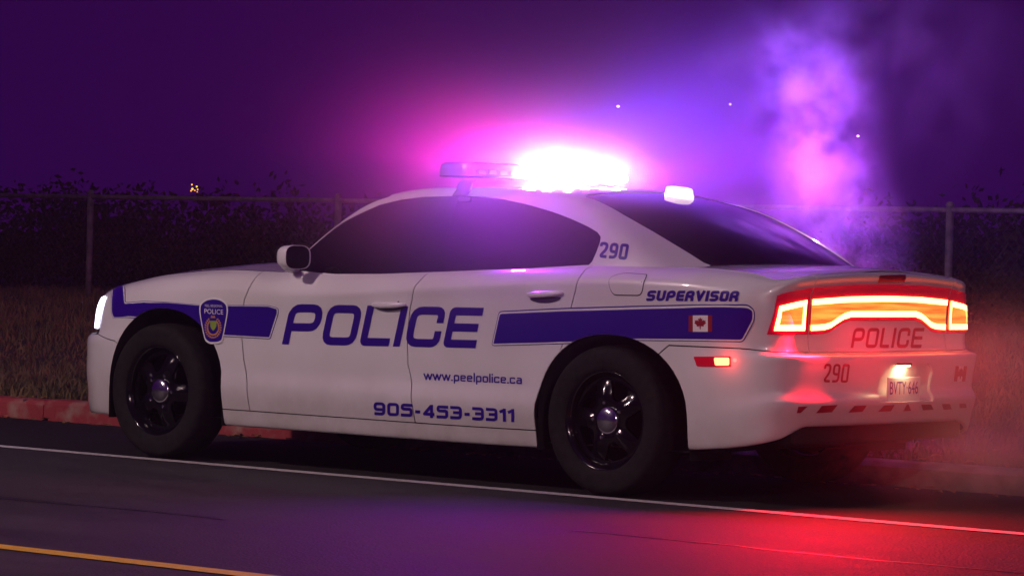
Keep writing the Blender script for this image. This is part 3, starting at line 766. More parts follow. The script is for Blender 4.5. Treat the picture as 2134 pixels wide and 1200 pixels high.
def fontdec(name, S, txt, BL, BR, TL, m='navy', bold=.02, shear=.0, off=.002, parent=CAR):
    lo, w = font_loops(txt, bold, shear)
    return dec(name, S, place_px(S, lo, w, BL, BR, TL), m, off=off, parent=parent, sp=(.03, .02))
letters('supervisor_lettering', BAND, 'SUPERVISOR', {'*': .78, 'I': .27, 'E': .70, 'V': .84}, .27, .30, .10, (1346, 627), (1537, 628), (1351, 605))
letters('number_lettering', CAB, '290', {'*': .58}, .19, .34, .11, (1246, 537), (1306, 542), (1252, 504))

# maple-leaf flags
LEAF = [(0, 1), (.14, .72), (.34, .84), (.26, .42), (.5, .62), (.56, .5), (.86, .54), (.76, .28), (.92, .16), (.5, -.18), (.56, -.36), (.08, -.28), (.06, -.75)]
LEAF = [(x, y) for x, y in LEAF]+[(-x, y) for x, y in LEAF[::-1] if x > 0]
def flag(S, x0, y0, x1, y1, lw, skew=0):
    """flag in photo pixels: white field, red bars of width lw, leaf"""
    q = lambda a, b: (a+(y1-b)*skew, b)
    dec('flag_field', S, [S.px([q(x0, y0), q(x1, y0), q(x1, y1), q(x0, y1)])], 'white_vinyl', off=.0044)
    for a, b in ((x0-lw, x0), (x1, x1+lw)): dec('flag_bar', S, [S.px([q(a, y0), q(b, y0), q(b, y1), q(a, y1)])], 'red_vinyl', off=.0044)
    cx, cy, h = (x0+x1)/2, (y0+y1)/2+1, (y1-y0)*.42
    dec('maple_leaf', S, [S.px([q(cx+x*h*.95, cy-y*h) for x, y in LEAF])], 'red_vinyl', off=.0056)
flag(BAND, 1445, 657, 1476, 691, 9)
flag(BAND, 1993, 762, 2003, 794, 7, .12)
# fender shield emblem
EM = empty('emblem', tuple(CARLOC)); EM.parent = CAR; EM.matrix_parent_inverse = Matrix.Translation(-Vector(CARLOC)); EM['label'] = 'shield shaped force crest with wreath'
shield = [(447, 623), (462, 626), (473, 635), (474, 650), (467, 690), (463, 708), (455, 712), (438, 712), (430, 706), (426, 690), (419, 650), (420, 635), (431, 626)]
def grow(px, k):
    c = np.mean(px, 0); return [tuple(c+(np.array(p)-c)*k) for p in px]
dec('shield_border', BAND, [bpx(rnd(grow(shield, 1.10), 6))], 'white_vinyl', off=.005, parent=EM)
dec('shield_field', BAND, [bpx(rnd(shield, 6))], 'navy', off=.006, parent=EM)
for nm, txt, bl_, br_, tl_ in (('crest_lettering', 'PEEL REGIONAL', (429, 639), (466, 640), (429, 634)), ('crest_lettering', 'POLICE', (428, 653), (467, 655), (428, 643))):
    lo, w = font_loops(txt, .025); dec(nm, BAND, place_px(BAND, lo, w, bl_, br_, tl_), 'white_vinyl', off=.007, parent=EM, sp=(.05, .05))
def ell(cx, cy, rx, ry, n=12, rot=0):
    return [(cx+rx*math.cos(a)*math.cos(rot)-ry*math.sin(a)*math.sin(rot), cy+rx*math.cos(a)*math.sin(rot)+ry*math.sin(a)*math.cos(rot)) for a in np.linspace(0, 2*math.pi, n, endpoint=False)]
wr = []
for k in range(22):
    a = math.radians(-60+300*k/21-0)
    a = math.radians(-90+35+290*k/21)
    for rr in (1, .74): wr.append(bpx(ell(446+16*rr*math.cos(a), 682-21*rr*math.sin(a)*-1 if False else 682+21*rr*math.sin(a), 2.3, 1.5, 8, a+.6*(1 if rr == 1 else -1))))
dec('crest_wreath', BAND, wr, 'orange', off=.007, rule='un', parent=EM, sp=(.05, .05))
dec('crest_centre', BAND, [bpx(rnd([(440, 668), (453, 668), (453, 680), (446, 690), (440, 680)], 2))], 'green', off=.0072, parent=EM)
dec('crest_crown', BAND, [bpx([(441, 662), (443, 656), (446, 660), (448, 656), (451, 662)])], 'orange', off=.0072, parent=EM)

# ---- handles, fuel door, side marker
def pull(name, px_c, w, h, parent):
    a, b = bpx([px_c])[0]
    P, N = BAND.ev(np.array([a]), np.array([b])); P, N = P[0], N[0]
    cup = [(a+w*.5*math.cos(t), b-.006+(h*.52*math.sin(t) if math.sin(t) < 0 else h*.1*math.sin(t))) for t in np.linspace(0, 2*math.pi, 28, endpoint=False)]
    g = patch(BAND, [cup], off=.0024, sp=(.03, .012)); c = pobj('handle_cup_shade', g, 'black', parent)  # black crescent paints the shade inside the body-coloured cup
    # grip: a bar swelling out of the door skin over the cup
    V, F = [], []; n, k = 15, 10
    for i in range(n):
        t = i/(n-1)*2-1; out = .020*(1-abs(t)**3)+.004; th = h*.36*(1-.45*abs(t)**3)
        Q, NN = BAND.ev(np.array([a+t*w*.56]), np.array([b+.008])); Q, NN = Q[0], NN[0]
        up = np.array([0, 0, 1.])
        for j in range(k):
            q = 2*math.pi*j/k; V.append(Q+NN*(out+.009*math.cos(q))+up*(th*math.sin(q)))
    for i in range(n-1):
        for j in range(k): F.append((i*k+j, i*k+(j+1) % k, (i+1)*k+(j+1) % k, (i+1)*k+j))
    F.append(tuple(range(k))); F.append(tuple(range((n-1)*k, n*k)))
    return obj(name, V, F, 'paint', parent)
def part_of(o):   # children of a part: parent to the part without moving
    return o
pull('door_handle', (812, 637), .20, .042, FDOOR); pull('door_handle', (1137, 617), .20, .042, RDOOR)
kl = bpx([(831, 629)])[0]; dec('lock_cylinder', BAND, [[(kl[0]+.006*math.cos(t), kl[1]+.007*math.sin(t)) for t in np.linspace(0, 6.2, 12)]], 'black', off=.003, parent=FDOOR)
fl = rnd(bpx([(1268, 578), (1274, 616), (1340, 617), (1347, 580), (1350, 572), (1300, 568)]), .035, 5)
dec('fuel_door_gap', BAND, [fl], 'inner', off=.0012, parent=QUART); dec('fuel_door', BAND, [shrink(fl, .0032)], 'paint', off=.003, parent=QUART)
mk = bpx([(1446, 743), (1523, 742), (1523, 763), (1453, 763)])
SM = dec('side_marker', BAND, [rnd(mk, .006)], 'red_lens', off=.004)
M['marker_lit'] = mat('lit_marker', (1, .1, .03), .2, emit=(1, .13, .05), estr=9)
dec('marker_bulb', BAND, [rnd(bpx([(1489, 745), (1521, 745), (1521, 761), (1491, 761)]), .008)], 'marker_lit', off=.0056, parent=SM)

# ---- tail lamps
def tl_lens(w0, w1, n=16):
    top, bot = [], []
    for s in np.linspace(w0, w1, n): top.append((LS-s, tail_top(s))); bot.append((LS-s, tail_bot(s)))
    return top+bot[::-1]
def rb(s, z):   # (distance from the car's centre line along the skin, height) -> parameters
    a = LS-s; zs = np.array([BAND.ev(np.array([a]), np.array([b]))[0][0][2] for b in (Bp[0], Bp[-1])])
    i = np.argmin(np.abs(A-a)); return (a, float(np.interp(z, PG[i, :, 2], Bp)))
tt = lambda s: float(np.interp(abs(s), [0, .3, .6, .8, .88, .95], [1.045, 1.041, 1.026, 1.006, .994, .975]))
tbm = lambda s: float(pchip([0, .27, .33, .40, .46, .6, .95], [.868, .868, .858, .830, .808, .803, .803], [abs(s)])[0])
SO = max(.9, LS-bpx([(1596, 680)])[0][0]); print('tail outer s', SO, 'LS', LS)
def slant(s, z):   # the lamp ends lean inwards towards the top
    k = max(0, abs(s)-.60)/max(.01, SO-.60); return s-math.copysign(.055*k*min(1.2, max(0, (z-.80)/.19)), s)
def strip_loop(s0, s1, ztop, zbot, n=24): return [rb(slant(s, ztop(s)), ztop(s)) for s in np.linspace(s0, s1, n)]+[rb(slant(s, zbot(s)), zbot(s)) for s in np.linspace(s1, s0, n)]
emis = M['amber_glow']
nn, ll, bb = nodes(emis)
tc = nn.new('ShaderNodeTexCoord'); mp = nn.new('ShaderNodeMapping'); mp.inputs['Scale'].default_value = (5, 3, 60); ll.new(tc.outputs['Object'], mp.inputs[0])
nz = nn.new('ShaderNodeTexNoise'); nz.inputs['Scale'].default_value = 1.0; nz.inputs['Detail'].default_value = 5; ll.new(mp.outputs[0], nz.inputs['Vector'])
rp = nn.new('ShaderNodeValToRGB'); rp.color_ramp.elements[0].position = .36; rp.color_ramp.elements[0].color = (.95, .14, .012, 1); rp.color_ramp.elements[1].position = .64; rp.color_ramp.elements[1].color = (1.4, .50, .07, 1)
ll.new(nz.outputs['Fac'], rp.inputs[0]); ll.new(rp.outputs[0], bb.inputs['Emission Color']); bb.inputs['Emission Strength'].default_value = 1.0
def lamp(name, s0, s1, ends):
    lens = dec(name, BAND, [strip_loop(s0, s1, tt, tbm)], 'red_lens', off=.006, sp=(.03, .012))
    e = .012
    a0 = s0+(.028 if ends[0] else .008); a1 = s1-(.03 if ends[1] else .008)
    ti = lambda s: tt(s)-.058; bi = lambda s: tbm(s)+.018
    dec('lamp_interior', BAND, [strip_loop(a0, a1, ti, bi)], 'amber_glow', off=.0075, parent=lens, sp=(.03, .012))
    T = .027
    dec('led_strip', BAND, [strip_loop(a0, a1, ti, lambda s: ti(s)-T)], 'led', off=.010, parent=lens, sp=(.03, .012))
    dec('led_strip', BAND, [strip_loop(a0, a1, lambda s: bi(s)+T, bi)], 'led', off=.010, parent=lens, sp=(.03, .012))
    for k, (s_, d_) in enumerate(((a0, 1), (a1, -1))):
        if ends[k]:
            sa, sb = (s_, s_+d_*.024) if d_ > 0 else (s_-.024, s_)
            dec('led_strip', BAND, [[rb(slant(q_, z_), z_) for q_, z_ in ((sa, ti(sa)-T), (sb, ti(sb)-T), (sb, bi(sb)+T), (sa, bi(sa)+T))]], 'led', off=.010, parent=lens, sp=(.03, .012))
    return lens
lamp('tail_lamp', .60, SO-.004, (True, True)); lamp('tail_lamp', -(SO-.004), -.60, (True, True)); lamp('trunk_lamp', -.592, .592, (False, False))
# high-mounted brake lamp
dec('brake_lamp', BAND, [BAND.px([(1832, 574), (1886, 573), (1884, 587), (1828, 588)])], 'red_vinyl', off=.004)
# rear lettering, number, chevrons, plate
letters('rear_lettering', BAND, 'POLICE', {'*': .78, 'I': .17, 'E': .72, 'L': .62}, .17, .2, .16, (1772, 725), (1919, 725), (1779, 683), m='red_vinyl')
letters('rear_number', BAND, '290', {'*': .46}, .13, .26, .11, (1713, 796), (1766, 797), (1718, 757), m='red_vinyl')
for ch in ([(1663, 847), (1683, 846), (1668, 860), (1660, 860)], [(1712, 845), (1745, 843), (1733, 858), (1700, 860)], [(1780, 845), (1806, 844), (1797, 857), (1767, 859)], [(1842, 844), (1864, 843), (1856, 856), (1829, 857)], [(1889, 842), (1893, 842), (1898, 855), (1882, 856)], [(1919, 842), (1940, 842), (1945, 853), (1923, 854)], [(1962, 841), (1979, 841), (1983, 852), (1966, 853)], [(1998, 840), (2012, 840), (2014, 849), (2000, 850)]):
    dec('chevron', BAND, [BAND.px(ch)], 'red_vinyl', off=.002)
# plate recess and plate
M['recess'] = mat('recess_paint', (.60, .60, .61), .4)
pobj('plate_recess', patch(BAND, [REC], off=-.0138, sp=(.03, .02)), 'recess', RBUMP)
pc0 = at(1884, 808, 0, 4.115)
PL = box('licence_plate', (4.112, pc0[1], .537), (.006, .28, .128), 'plate', CAR, bev=.002)
lo, w = font_loops('BVTY\u00b7646', .0)
al = np.vstack(lo)
V, F = [], []
class Flat:
    def ev(s, a, b): 
        a = np.asarray(a); P = np.stack([np.full_like(a, 4.1152), a, np.asarray(b)], -1); return P, np.tile([1., 0, 0], (len(a), 1))
lp = [np.stack([pc0[1]-.12+L[:, 0]/w*.24, .520+L[:, 1]*.062], 1) for L in lo]
dec('plate_lettering', Flat(), lp, 'navy', off=.0005, parent=PL, sp=(.05, .05))
# plate lamp over the plate
M['plate_lamp'] = mat('plate_lamp', (1, .9, .7), .3, emit=(1, .72, .32), estr=14)
PLB = box('plate_lamp', (4.122, pc0[1]-.02, .664), (.03, .11, .012), 'black', CAR, bev=.004)
box('plate_bulb', (4.122, pc0[1]-.02, .656), (.02, .09, .006), 'plate_lamp', PLB, bev=.001)

box('rear_diffuser', (3.80, 0, .37), (.44, 1.42, .16), 'inner', CAR, bev=.02)
# ---- wheels
def tyre_mesh():
    pr = [(.232, .095), (.236, -.10), (.245, -.108), (.262, -.113), (.29, -.117), (.318, -.115), (.335, -.109), (.348, -.097), (.355, -.082), (.3585, -.05), (.360, 0), (.3585, .05), (.355, .082), (.345, .10), (.318, .115), (.27, .112), (.236, .10)]
    return lathe(pr, 72)
def rim_mesh():
    barrel = [(.236, .09), (.228, .085), (.215, .05), (.212, -.06), (.222, -.088), (.232, -.099), (.238, -.104), (.241, -.101), (.239, -.09)]
    V1, F1 = lathe(barrel, 64)
    # spoke disc: five wide spokes, openings cut between them
    def dz(r): return float(np.interp(r, [0, .045, .075, .12, .17, .205, .214], [-.062, -.062, -.072, -.070, -.052, -.046, -.05]))
    class Disc:
        def ev(s, a, b):
            a, b = np.asarray(a), np.asarray(b); r = np.hypot(a, b)
            y = np.interp(r, [0, .045, .075, .12, .17, .205, .214], [-.062, -.062, -.074, -.072, -.056, -.050, -.054])
            ang = np.arctan2(b, a); rid = .012*np.maximum(0, np.cos(5*(ang-math.pi/2)))**2*np.clip((r-.05)/.05, 0, 1)*np.clip((.205-r)/.04, 0, 1)
            P = np.stack([a, y-rid, b], -1); e = 1e-4
            n = np.tile([0., -1, 0], (len(a), 1)); return P, n
    outer = [(.2135*math.cos(t), .2135*math.sin(t)) for t in np.linspace(0, 2*math.pi, 80, endpoint=False)]
    holes = []
    for k in range(5):
        c = math.pi/2+2*math.pi*(k+.5)/5
        pol = lambda r, t: (r*math.cos(t), r*math.sin(t))
        h = [pol(.105, c-.16), pol(.105, c+.16)]+[pol(.192, c+t) for t in np.linspace(.40, -.40, 9)]
        holes.append(rnd(h, .018, 4))
    V, F, N = patch(Disc(), [outer]+holes, sp=(.012, .012), flange=.02)
    # smooth normals from the geometry itself
    return (V1, F1), (V, F)
def cap_mesh(): return lathe([(.0005, -.100), (.022, -.0995), (.045, -.096), (.060, -.090), (.068, -.080), (.070, -.06)], 32)
ty_me = raw('tyre', *tyre_mesh()); ty_me.materials.append(M['rubber'])
rimA, rimB = rim_mesh(); V, F = join([rimA, rimB]); rm_me = raw('rim', V, F, smooth=True); rm_me.materials.append(M['steel'])
cp_me = raw('hub_cap', *cap_mesh()); cp_me.materials.append(M['chrome'])
V, F = lathe([(.0005, -.094), (.006, -.094), (.0105, -.090), (.0105, -.066)], 6); lug_me = raw('lug_nut', V, F, smooth=False); lug_me.materials.append(M['chrome'])
wl_me = raw('wheel_disc_back', [(.2*math.cos(t), .02, .2*math.sin(t)) for t in np.linspace(0, 6.283, 32, endpoint=False)], [tuple(range(32))]); wl_me.materials.append(M['inner'])
for (x, sg, spin) in ((0, -1, .35), (3.052, -1, -.25), (0, 1, 0), (3.052, 1, .9)):
    w = empty('wheel', (x, sg*.805, .36)); w.parent = CAR; w.matrix_parent_inverse = Matrix.Translation(-Vector(CARLOC))
    w.rotation_euler = (0, spin, 0 if sg < 0 else math.pi)
    for nm, me in (('tyre', ty_me), ('rim', rm_me), ('hub_cap', cp_me), ('brake_disc', wl_me)):
        o = bpy.data.objects.new(nm, me); COL.objects.link(o); o.parent = w
    for k in range(5):
        a = math.pi/2+2*math.pi*k/5; o = bpy.data.objects.new('lug_nut', lug_me); COL.objects.link(o); o.parent = w; o.location = (.088*math.cos(a), .010, .088*math.sin(a))

# ---- door mirror
def mirror(sg):
    c = np.array([1.0, sg*-1.0, 1.10]) if False else None
    V, F = [], []; n = 22
    cx, cyy, cz = 1.03, -.975, 1.092
    rings = [(-.040, .35), (-.034, .62), (-.02, .85), (.0, .97), (.03, 1.0), (.05, .99), (.053, .965), (.045, .945)]
    for (dx, k) in rings:
        for j in range(n):
            a = 2*math.pi*j/n; ca, sa = math.cos(a), math.sin(a); e = .62
            V.append((cx+dx+.018*math.copysign(abs(ca)**e, ca), cyy+.076*k*math.copysign(abs(ca)**e, ca), cz+.064*k*math.copysign(abs(sa)**e, sa)+(.004 if sa < 0 else 0)))
    for i in range(len(rings)-1):
        for j in range(n): F.append((i*n+j, i*n+(j+1) % n, (i+1)*n+(j+1) % n, (i+1)*n+j))
    F.append(tuple(range(n-1, -1, -1)))
    gi = (len(rings)-1)*n
    GV = [V[gi+j] for j in range(n)]; GF = [tuple(range(n))]
    fl = lambda L: [(p[0], sg*-p[1] if sg > 0 else p[1], p[2]) for p in L] if False else [(p[0], p[1]*(-1 if sg > 0 else 1), p[2]) for p in L]
    o = obj('door_mirror', fl(V), F, 'paint', CAR); obj('mirror_glass', fl(GV), GF, 'mirror_glass', o, smooth=False)
    st = [(.94, -.84, 1.028), (.955, -.90, 1.035), (.97, -.955, 1.05)]
    V2, F2 = tube(fl(st), .022, 10); obj('mirror_stalk', V2, F2, 'paint', o)
mirror(-1); mirror(1)

# ---- front: grille and head lamps (seen only as an edge from here)
M['lamp_clear'] = mat('head_lamp_lens', (.55, .55, .58), .08, coat=1., emit=(.85, .82, 1), estr=.0)
M['lamp_lit'] = mat('head_lamp_lit', (.9, .9, 1), .1, emit=(.82, .80, 1), estr=4)
for sg in (1, -1):
    q = lambda L: [(sg*a, b) for a, b in L]
    hs0, hs1 = s_of(-.95, .36), sHB-.004
    lens = dec('head_lamp', BAND, [q([(hs0, .745), (hs1, .745), (hs1, .99), (hs0, .99)])], 'lamp_clear', off=.002)
    hl = bpx([(210, 660)])[0][0]
    dec('lamp_lit_strip', BAND, [q([(hs0+.02, .76), (hl-.01, .755), (hl, .85), (hl+.015, .955), (hl+.01, .99), (hs0+.02, .985)])], 'lamp_lit', off=.006, parent=lens)
g0 = s_of(-.95, .36)-.01
dec('grille', BAND, [[(-g0, .745), (g0, .745), (g0, .99), (-g0, .99)]], 'black', off=.002)
dec('front_cap', BAND, [[(-sHB, .991), (sHB, .991), (sHB, BT), (-sHB, BT)]], 'paint', off=0)

# ---- roof light bar
M['lens_clear'] = bpy.data.materials.new('bar_lens'); M['lens_clear'].use_nodes = True
n_, l_ = M['lens_clear'].node_tree.nodes, M['lens_clear'].node_tree.links
n_.remove(n_['Principled BSDF']); tr = n_.new('ShaderNodeBsdfTransparent'); tr.inputs[0].default_value = (.86, .84, .92, 1)
gls = n_.new('ShaderNodeBsdfGlossy'); gls.inputs['Roughness'].default_value = .12; mx = n_.new('ShaderNodeMixShader'); mx.inputs[0].default_value = .16
tl_ = n_.new('ShaderNodeBsdfTranslucent'); tl_.inputs[0].default_value = (.40, .30, .46, 1); mx2 = n_.new('ShaderNodeMixShader'); mx2.inputs[0].default_value = .34
l_.new(mx.outputs[0], mx2.inputs[1]); l_.new(tl_.outputs[0], mx2.inputs[2])
l_.new(tr.outputs[0], mx.inputs[1]); l_.new(gls.outputs[0], mx.inputs[2]); l_.new(mx2.outputs[0], n_['Material Output'].inputs[0])
BX, BZ = 1.835, 1.548
LB = empty('light_bar', (BX, 0, BZ)); LB.parent = CAR; LB.matrix_parent_inverse = Matrix.Translation(-Vector(CARLOC)); LB['label'] = 'roof light bar with red and blue lamps lit and its near end dark'
def superplan(k, n=48, hx=.15, hy=.655):
    return [(BX+hx*k*math.copysign(abs(math.cos(a))**.45, math.cos(a)), hy*(1-(1-k)*.3)*math.copysign(abs(math.sin(a))**.28, math.sin(a))) for a in np.linspace(0, 2*math.pi, n, endpoint=False)]
def stack(levels):
    V, F = [], []; n = 48
    for z, k in levels: V += [(x, y, z) for x, y in superplan(k)]
    for i in range(len(levels)-1):
        for j in range(n): F.append((i*n+j, i*n+(j+1) % n, (i+1)*n+(j+1) % n, (i+1)*n+j))
    F.append(tuple(range(n-1, -1, -1))); F.append(tuple(range((len(levels)-1)*n, len(levels)*n))); return V, F
def link_lb(name, V, F, m, smooth=True):
    o = obj(name, V, F, m, None, smooth=smooth); o.parent = LB; o.matrix_parent_inverse = Matrix.Translation(-Vector((BX, 0, BZ))); return o
link_lb('bar_base', *stack([(1.516, .80), (1.518, .95), (1.522, 1.0), (1.528, 1.0)]), 'black')
V, F = stack([(1.529, .99), (1.565, .985), (1.584, .96), (1.594, .88), (1.597, .7)])
link_lb('bar_lens', [(x, max(y, -.292), z) for x, y, z in V], F, 'lens_clear')
M['lens_smoked'] = mat('smoked_lens', (.20, .15, .22), .18, coat=.5)
link_lb('dark_lens', [(x, min(y, -.298), z) for x, y, z in V], F, 'lens_smoked', smooth=False)
for k in range(4): 
    bm = bmesh.new(); box_bm(bm, (BX+.1485, -.60+.085*k, 1.547), (.006, .060, .020), .003, 1); o = from_bm('dark_module', bm, 'chrome'); o.parent = LB; o.matrix_parent_inverse = Matrix.Translation(-Vector((BX, 0, BZ)))
def lmat(n, c, s): return mat(n, c, .3, emit=c, estr=s)
M['led_red'] = lmat('led_red', (1, .10, .16), 60); M['led_blue'] = lmat('led_blue', (.12, .22, 1), 60); M['led_white'] = lmat('led_white', (1, .85, .95), 60)
M['led_off'] = mat('led_off', (.25, .22, .28), .25, .3)
ys = np.linspace(-.57, .57, 12)
for k, y in enumerate(ys):
    m = 'led_off' if y < -.22 else 'led_red' if y < .05 else 'led_white' if y < .2 else 'led_blue'
    for dx, dy in ((.112, 0), (-.112, 0)):
        bm = bmesh.new(); box_bm(bm, (BX+dx, y, 1.545), (.03, .084, .026), .003, 1); o = from_bm('led_module', bm, m)
        o.parent = LB; o.matrix_parent_inverse = Matrix.Translation(-Vector((BX, 0, BZ)))
for yb in (-.285,):
    bm = bmesh.new(); box_bm(bm, (BX, yb, 1.558), (.285, .012, .06)); o = from_bm('added_baffle', bm, 'black'); o.parent = LB; o.matrix_parent_inverse = Matrix.Translation(-Vector((BX, 0, BZ)))  # added plate, blocks lamp light from the dark end of the bar
bm = bmesh.new(); box_bm(bm, (BX, 0, 1.542), (.17, 1.10, .024), .004, 1); o = from_bm('bar_core', bm, 'black'); o.parent = LB; o.matrix_parent_inverse = Matrix.Translation(-Vector((BX, 0, BZ)))
for sg in (-1, 1):
    V, F = tube([(BX, sg*.50, 1.515), (BX, sg*.55, 1.49), (BX+.01, sg*.615, 1.452), (BX+.012, sg*.655, 1.425)], .012, 8); V = [((x-BX)*4.2+BX, y, z) for x, y, z in V]
    link_lb('mounting_foot', V, F, 'black')
# small lit beacon on the rear of the roof
zr_ = CAB.ev(np.array([2.77]), np.array([0.]))[0][0][2]
V, F = [], []; n = 24
for z, k in ((zr_-.01, 1.05), (zr_+.008, 1.05), (zr_+.014, 1.0), (zr_+.032, .97), (zr_+.041, .88), (zr_+.045, .6), (zr_+.046, .1)):
    for j in range(n):
        a = 2*math.pi*j/n; V.append((2.775+.066*k*math.copysign(abs(math.cos(a))**.7, math.cos(a)), .06*k*math.copysign(abs(math.sin(a))**.7, math.sin(a)), z-.10*(.066*k*math.cos(a))))
for i in range(6):
    for j in range(n): F.append((i*n+j, i*n+(j+1) % n, (i+1)*n+(j+1) % n, (i+1)*n+j))
M['beacon'] = mat('lit_beacon', (.85, .8, .85), .3, emit=(1, .72, .95), estr=1.6)
obj('roof_beacon', V, F, 'beacon', CAR)

# ---- the car's own light, plus lights added at the bar ends
def lamp_light(name, kind, loc, power, color, parent, size=.05, rot=None, sizey=None, spread=None):
    d = bpy.data.lights.new(name, kind); d.energy = power; d.color = color
    if kind == 'POINT': d.shadow_soft_size = size
    if kind == 'AREA':
        d.size = size; d.shape = 'RECTANGLE'; d.size_y = sizey or size
        if spread: d.spread = spread
    o = bpy.data.objects.new(name, d); COL.objects.link(o); o.parent = parent; o.location = Vector(loc)
    o.matrix_parent_inverse = Matrix.Translation(-Vector(parent.location)) if parent.type == 'EMPTY' else Matrix.Identity(4)
    if rot: o.rotation_euler = rot
    return o
RED, BLUE, WHT = (1, .008, .30), (.14, .012, 1), (1, .42, .9)
def flash(name, loc, aim, power, color, cone=176, blend=1.):
    o = lamp_light(name, 'SPOT', loc, power, color, LB); o.data.spot_size = math.radians(cone); o.data.spot_blend = blend; o.data.shadow_soft_size = .04
    o.rotation_euler = (-Vector(aim)).to_track_quat('Z', 'Y').to_euler()
flash('red_flash', (BX-.02, -.20, 1.576), (-.76, -.64, .15), 480, RED); flash('blue_flash', (BX+.02, .42, 1.576), (.76, .64, .15), 1700, BLUE)
flash('red_flash', (BX+.17, -.10, 1.55), (.75, .65, -.02), 330, RED, 90); flash('blue_flash', (BX+.17, .38, 1.55), (1, 0, 0), 420, BLUE)
flash('red_flash', (BX-.17, -.12, 1.55), (-.80, .45, -.25), 450, RED, 120)
lamp_light('red_flash', 'POINT', (BX+.04, -.14, 1.588), 620, RED, LB, .025); lamp_light('blue_flash', 'POINT', (BX+.04, .36, 1.588), 760, BLUE, LB, .025)
lamp_light('white_flash', 'POINT', (BX+.17, -.11, 1.555), 66, (1, .7, .85), LB, .025); lamp_light('white_flash', 'POINT', (BX+.17, .06, 1.555), 60, (.6, .75, 1), LB, .025)
lamp_light('cyan_flash', 'POINT', (BX+.17, .46, 1.555), 55, (.04, .60, 1), LB, .025); lamp_light('amber_flash', 'POINT', (BX+.17, -.25, 1.555), 30, (1, .42, .03), LB, .025)
flash('added_side_light', (BX-.08, -.668, 1.562), (-.1, -.9, 0), 60, (1, .01, .55), 120); flash('added_side_light', (BX+.13, -.668, 1.562), (.70, -.7, 0), 170, (.42, .015, 1), 120)  # lights added at both bar ends to colour the mist and steam
flash('added_side_light', (BX+.10, .668, 1.562), (.7, .7, -.2), 260, (.85, .02, .9), 100)
a_ = Vector((.55, -.60, -.42)).normalized()
tg = lamp_light('tail_glow', 'AREA', (4.10, -.62, .88), 66, (1, .004, .02), CAR, .30, None, .12, math.radians(150)); tg.rotation_euler = (-a_).to_track_quat('Z', 'Y').to_euler()
tg = lamp_light('tail_glow', 'AREA', (4.14, .25, .88), 3, (1, .004, .03), CAR, .9, None, .12, math.radians(140)); tg.rotation_euler = Vector((-.8, 0, .55)).to_track_quat('Z', 'Y').to_euler()
lamp_light('marker_glow', 'POINT', (3.80, -.965, .68), .25, (1, .06, .04), CAR, .01)
lamp_light('plate_glow', 'AREA', (4.124, pc0[1]-.02, .651), .6, (1, .72, .35), CAR, .02, (0, 0, 0), .08)

# ================================================================== BEHIND THE CAR
M['galv'] = mat('galvanised_steel', (.2, .2, .2), .7, .0); add_noise(M['galv'], 14, (.045, .048, .042), (.11, .11, .10), 5)
M['wire'] = mat('dull_wire', (.03, .03, .03), .8)
FY = 8.0; FTOP = 1.515
fence = empty('chain_link_fence', (-6, FY, .5)); tag(fence, 'low chain link fence with galvanised posts running along the top of the bank', 'fence')
f0 = at(187, 500, 1, FY)[0]; f1 = at(703, 500, 1, FY)[0]; stp = f1-f0
for k in range(-4, 7):
    x = f0+stp*k
    V, F = tube([(x, FY, bank(x, FY)-.3), (x, FY, FTOP+.03)], .03, 10); o = obj('fence_post', V, F, 'galv', fence)
    V, F = lathe([(.0005, .035), (.02, .03), (.034, .012), (.034, 0)], 12); V = [(a+x, c+FY, b+FTOP+.03) for a, b, c in V]; obj('post_cap', V, F, 'galv', o)
x0, x1 = f0-4.2*stp, f0+6.2*stp
V, F = tube([(x0, FY, FTOP), (x1, FY, FTOP)], .021, 10); obj('top_rail', V, F, 'galv', fence)
parts = []
for dr in (1, -1):
    for x in np.arange(x0, x1, .075):
        h = FTOP-.02-.55; a, b = (x, FY+.024+dr*.003, .55), (x+dr*h*.9, FY+.024+dr*.003, FTOP-.02); parts.append(tube([a, b], .0013, 3, False))
V, F = join(parts); o = obj('wire_mesh', V, F, 'wire', fence); o['kind'] = 'stuff'

# bushes in the dark beyond the fence
M['bark'] = mat('bark', (.03, .025, .02), .9); M['foliage'] = mat('foliage', (.03, .03, .012), .9, spec=.05); add_noise(M['foliage'], 2, (.010, .012, .005), (.030, .026, .011), 3)
def bush(px, y, h, r, label):
    x = at(px, 600, 1, y)[0]; g = np.random.default_rng(int(px)+700); z0 = bank(x, y)-.1; T = empty('bush', (x, y, z0)); tag(T, label, 'bush', 'bushes beyond the fence')
    parts = []
    for k in range(7):
        a = g.uniform(0, 6.28); e = h*g.uniform(.6, .9); rr = r*g.uniform(.2, .7)
        P = crom([(0, 0, -.1), (rr*.35*math.cos(a), rr*.35*math.sin(a), e*.5), (rr*math.cos(a), rr*math.sin(a), e)], 4); V, F = tube(P, .022, 6); n = len(P)
        V = [p+(v-p)*(1.2-.9*(i//6)/n) for i, v in enumerate(V) for p in [np.array(P[min(i//6, n-1)])]]; parts.append((V, F))
    V, F = join(parts); o = _link('stems', raw('stems', V, F), 'bark'); o.parent = T
    V, F = [], []
    for _ in range(60):
        c = np.array([g.normal(0, .45)*r, g.normal(0, .4)*r, h*g.uniform(.10, .80)]); q = r*g.uniform(.14, .32)
        for _ in range(60):
            d = g.normal(0, 1, 3); d *= q*g.random()**.4/np.linalg.norm(d); p = c+d
            u = g.normal(0, 1, 3); u /= np.linalg.norm(u); w = np.cross(u, g.normal(0, 1, 3)); w /= np.linalg.norm(w); s_ = g.uniform(.03, .055); o = len(V)
            V += [p-u*s_, p+w*s_*.5, p+u*s_, p-w*s_*.5]; F.append((o, o+1, o+2, o+3))
    o = _link('crown', raw('crown', V, F, smooth=False), 'foliage'); o.parent = T
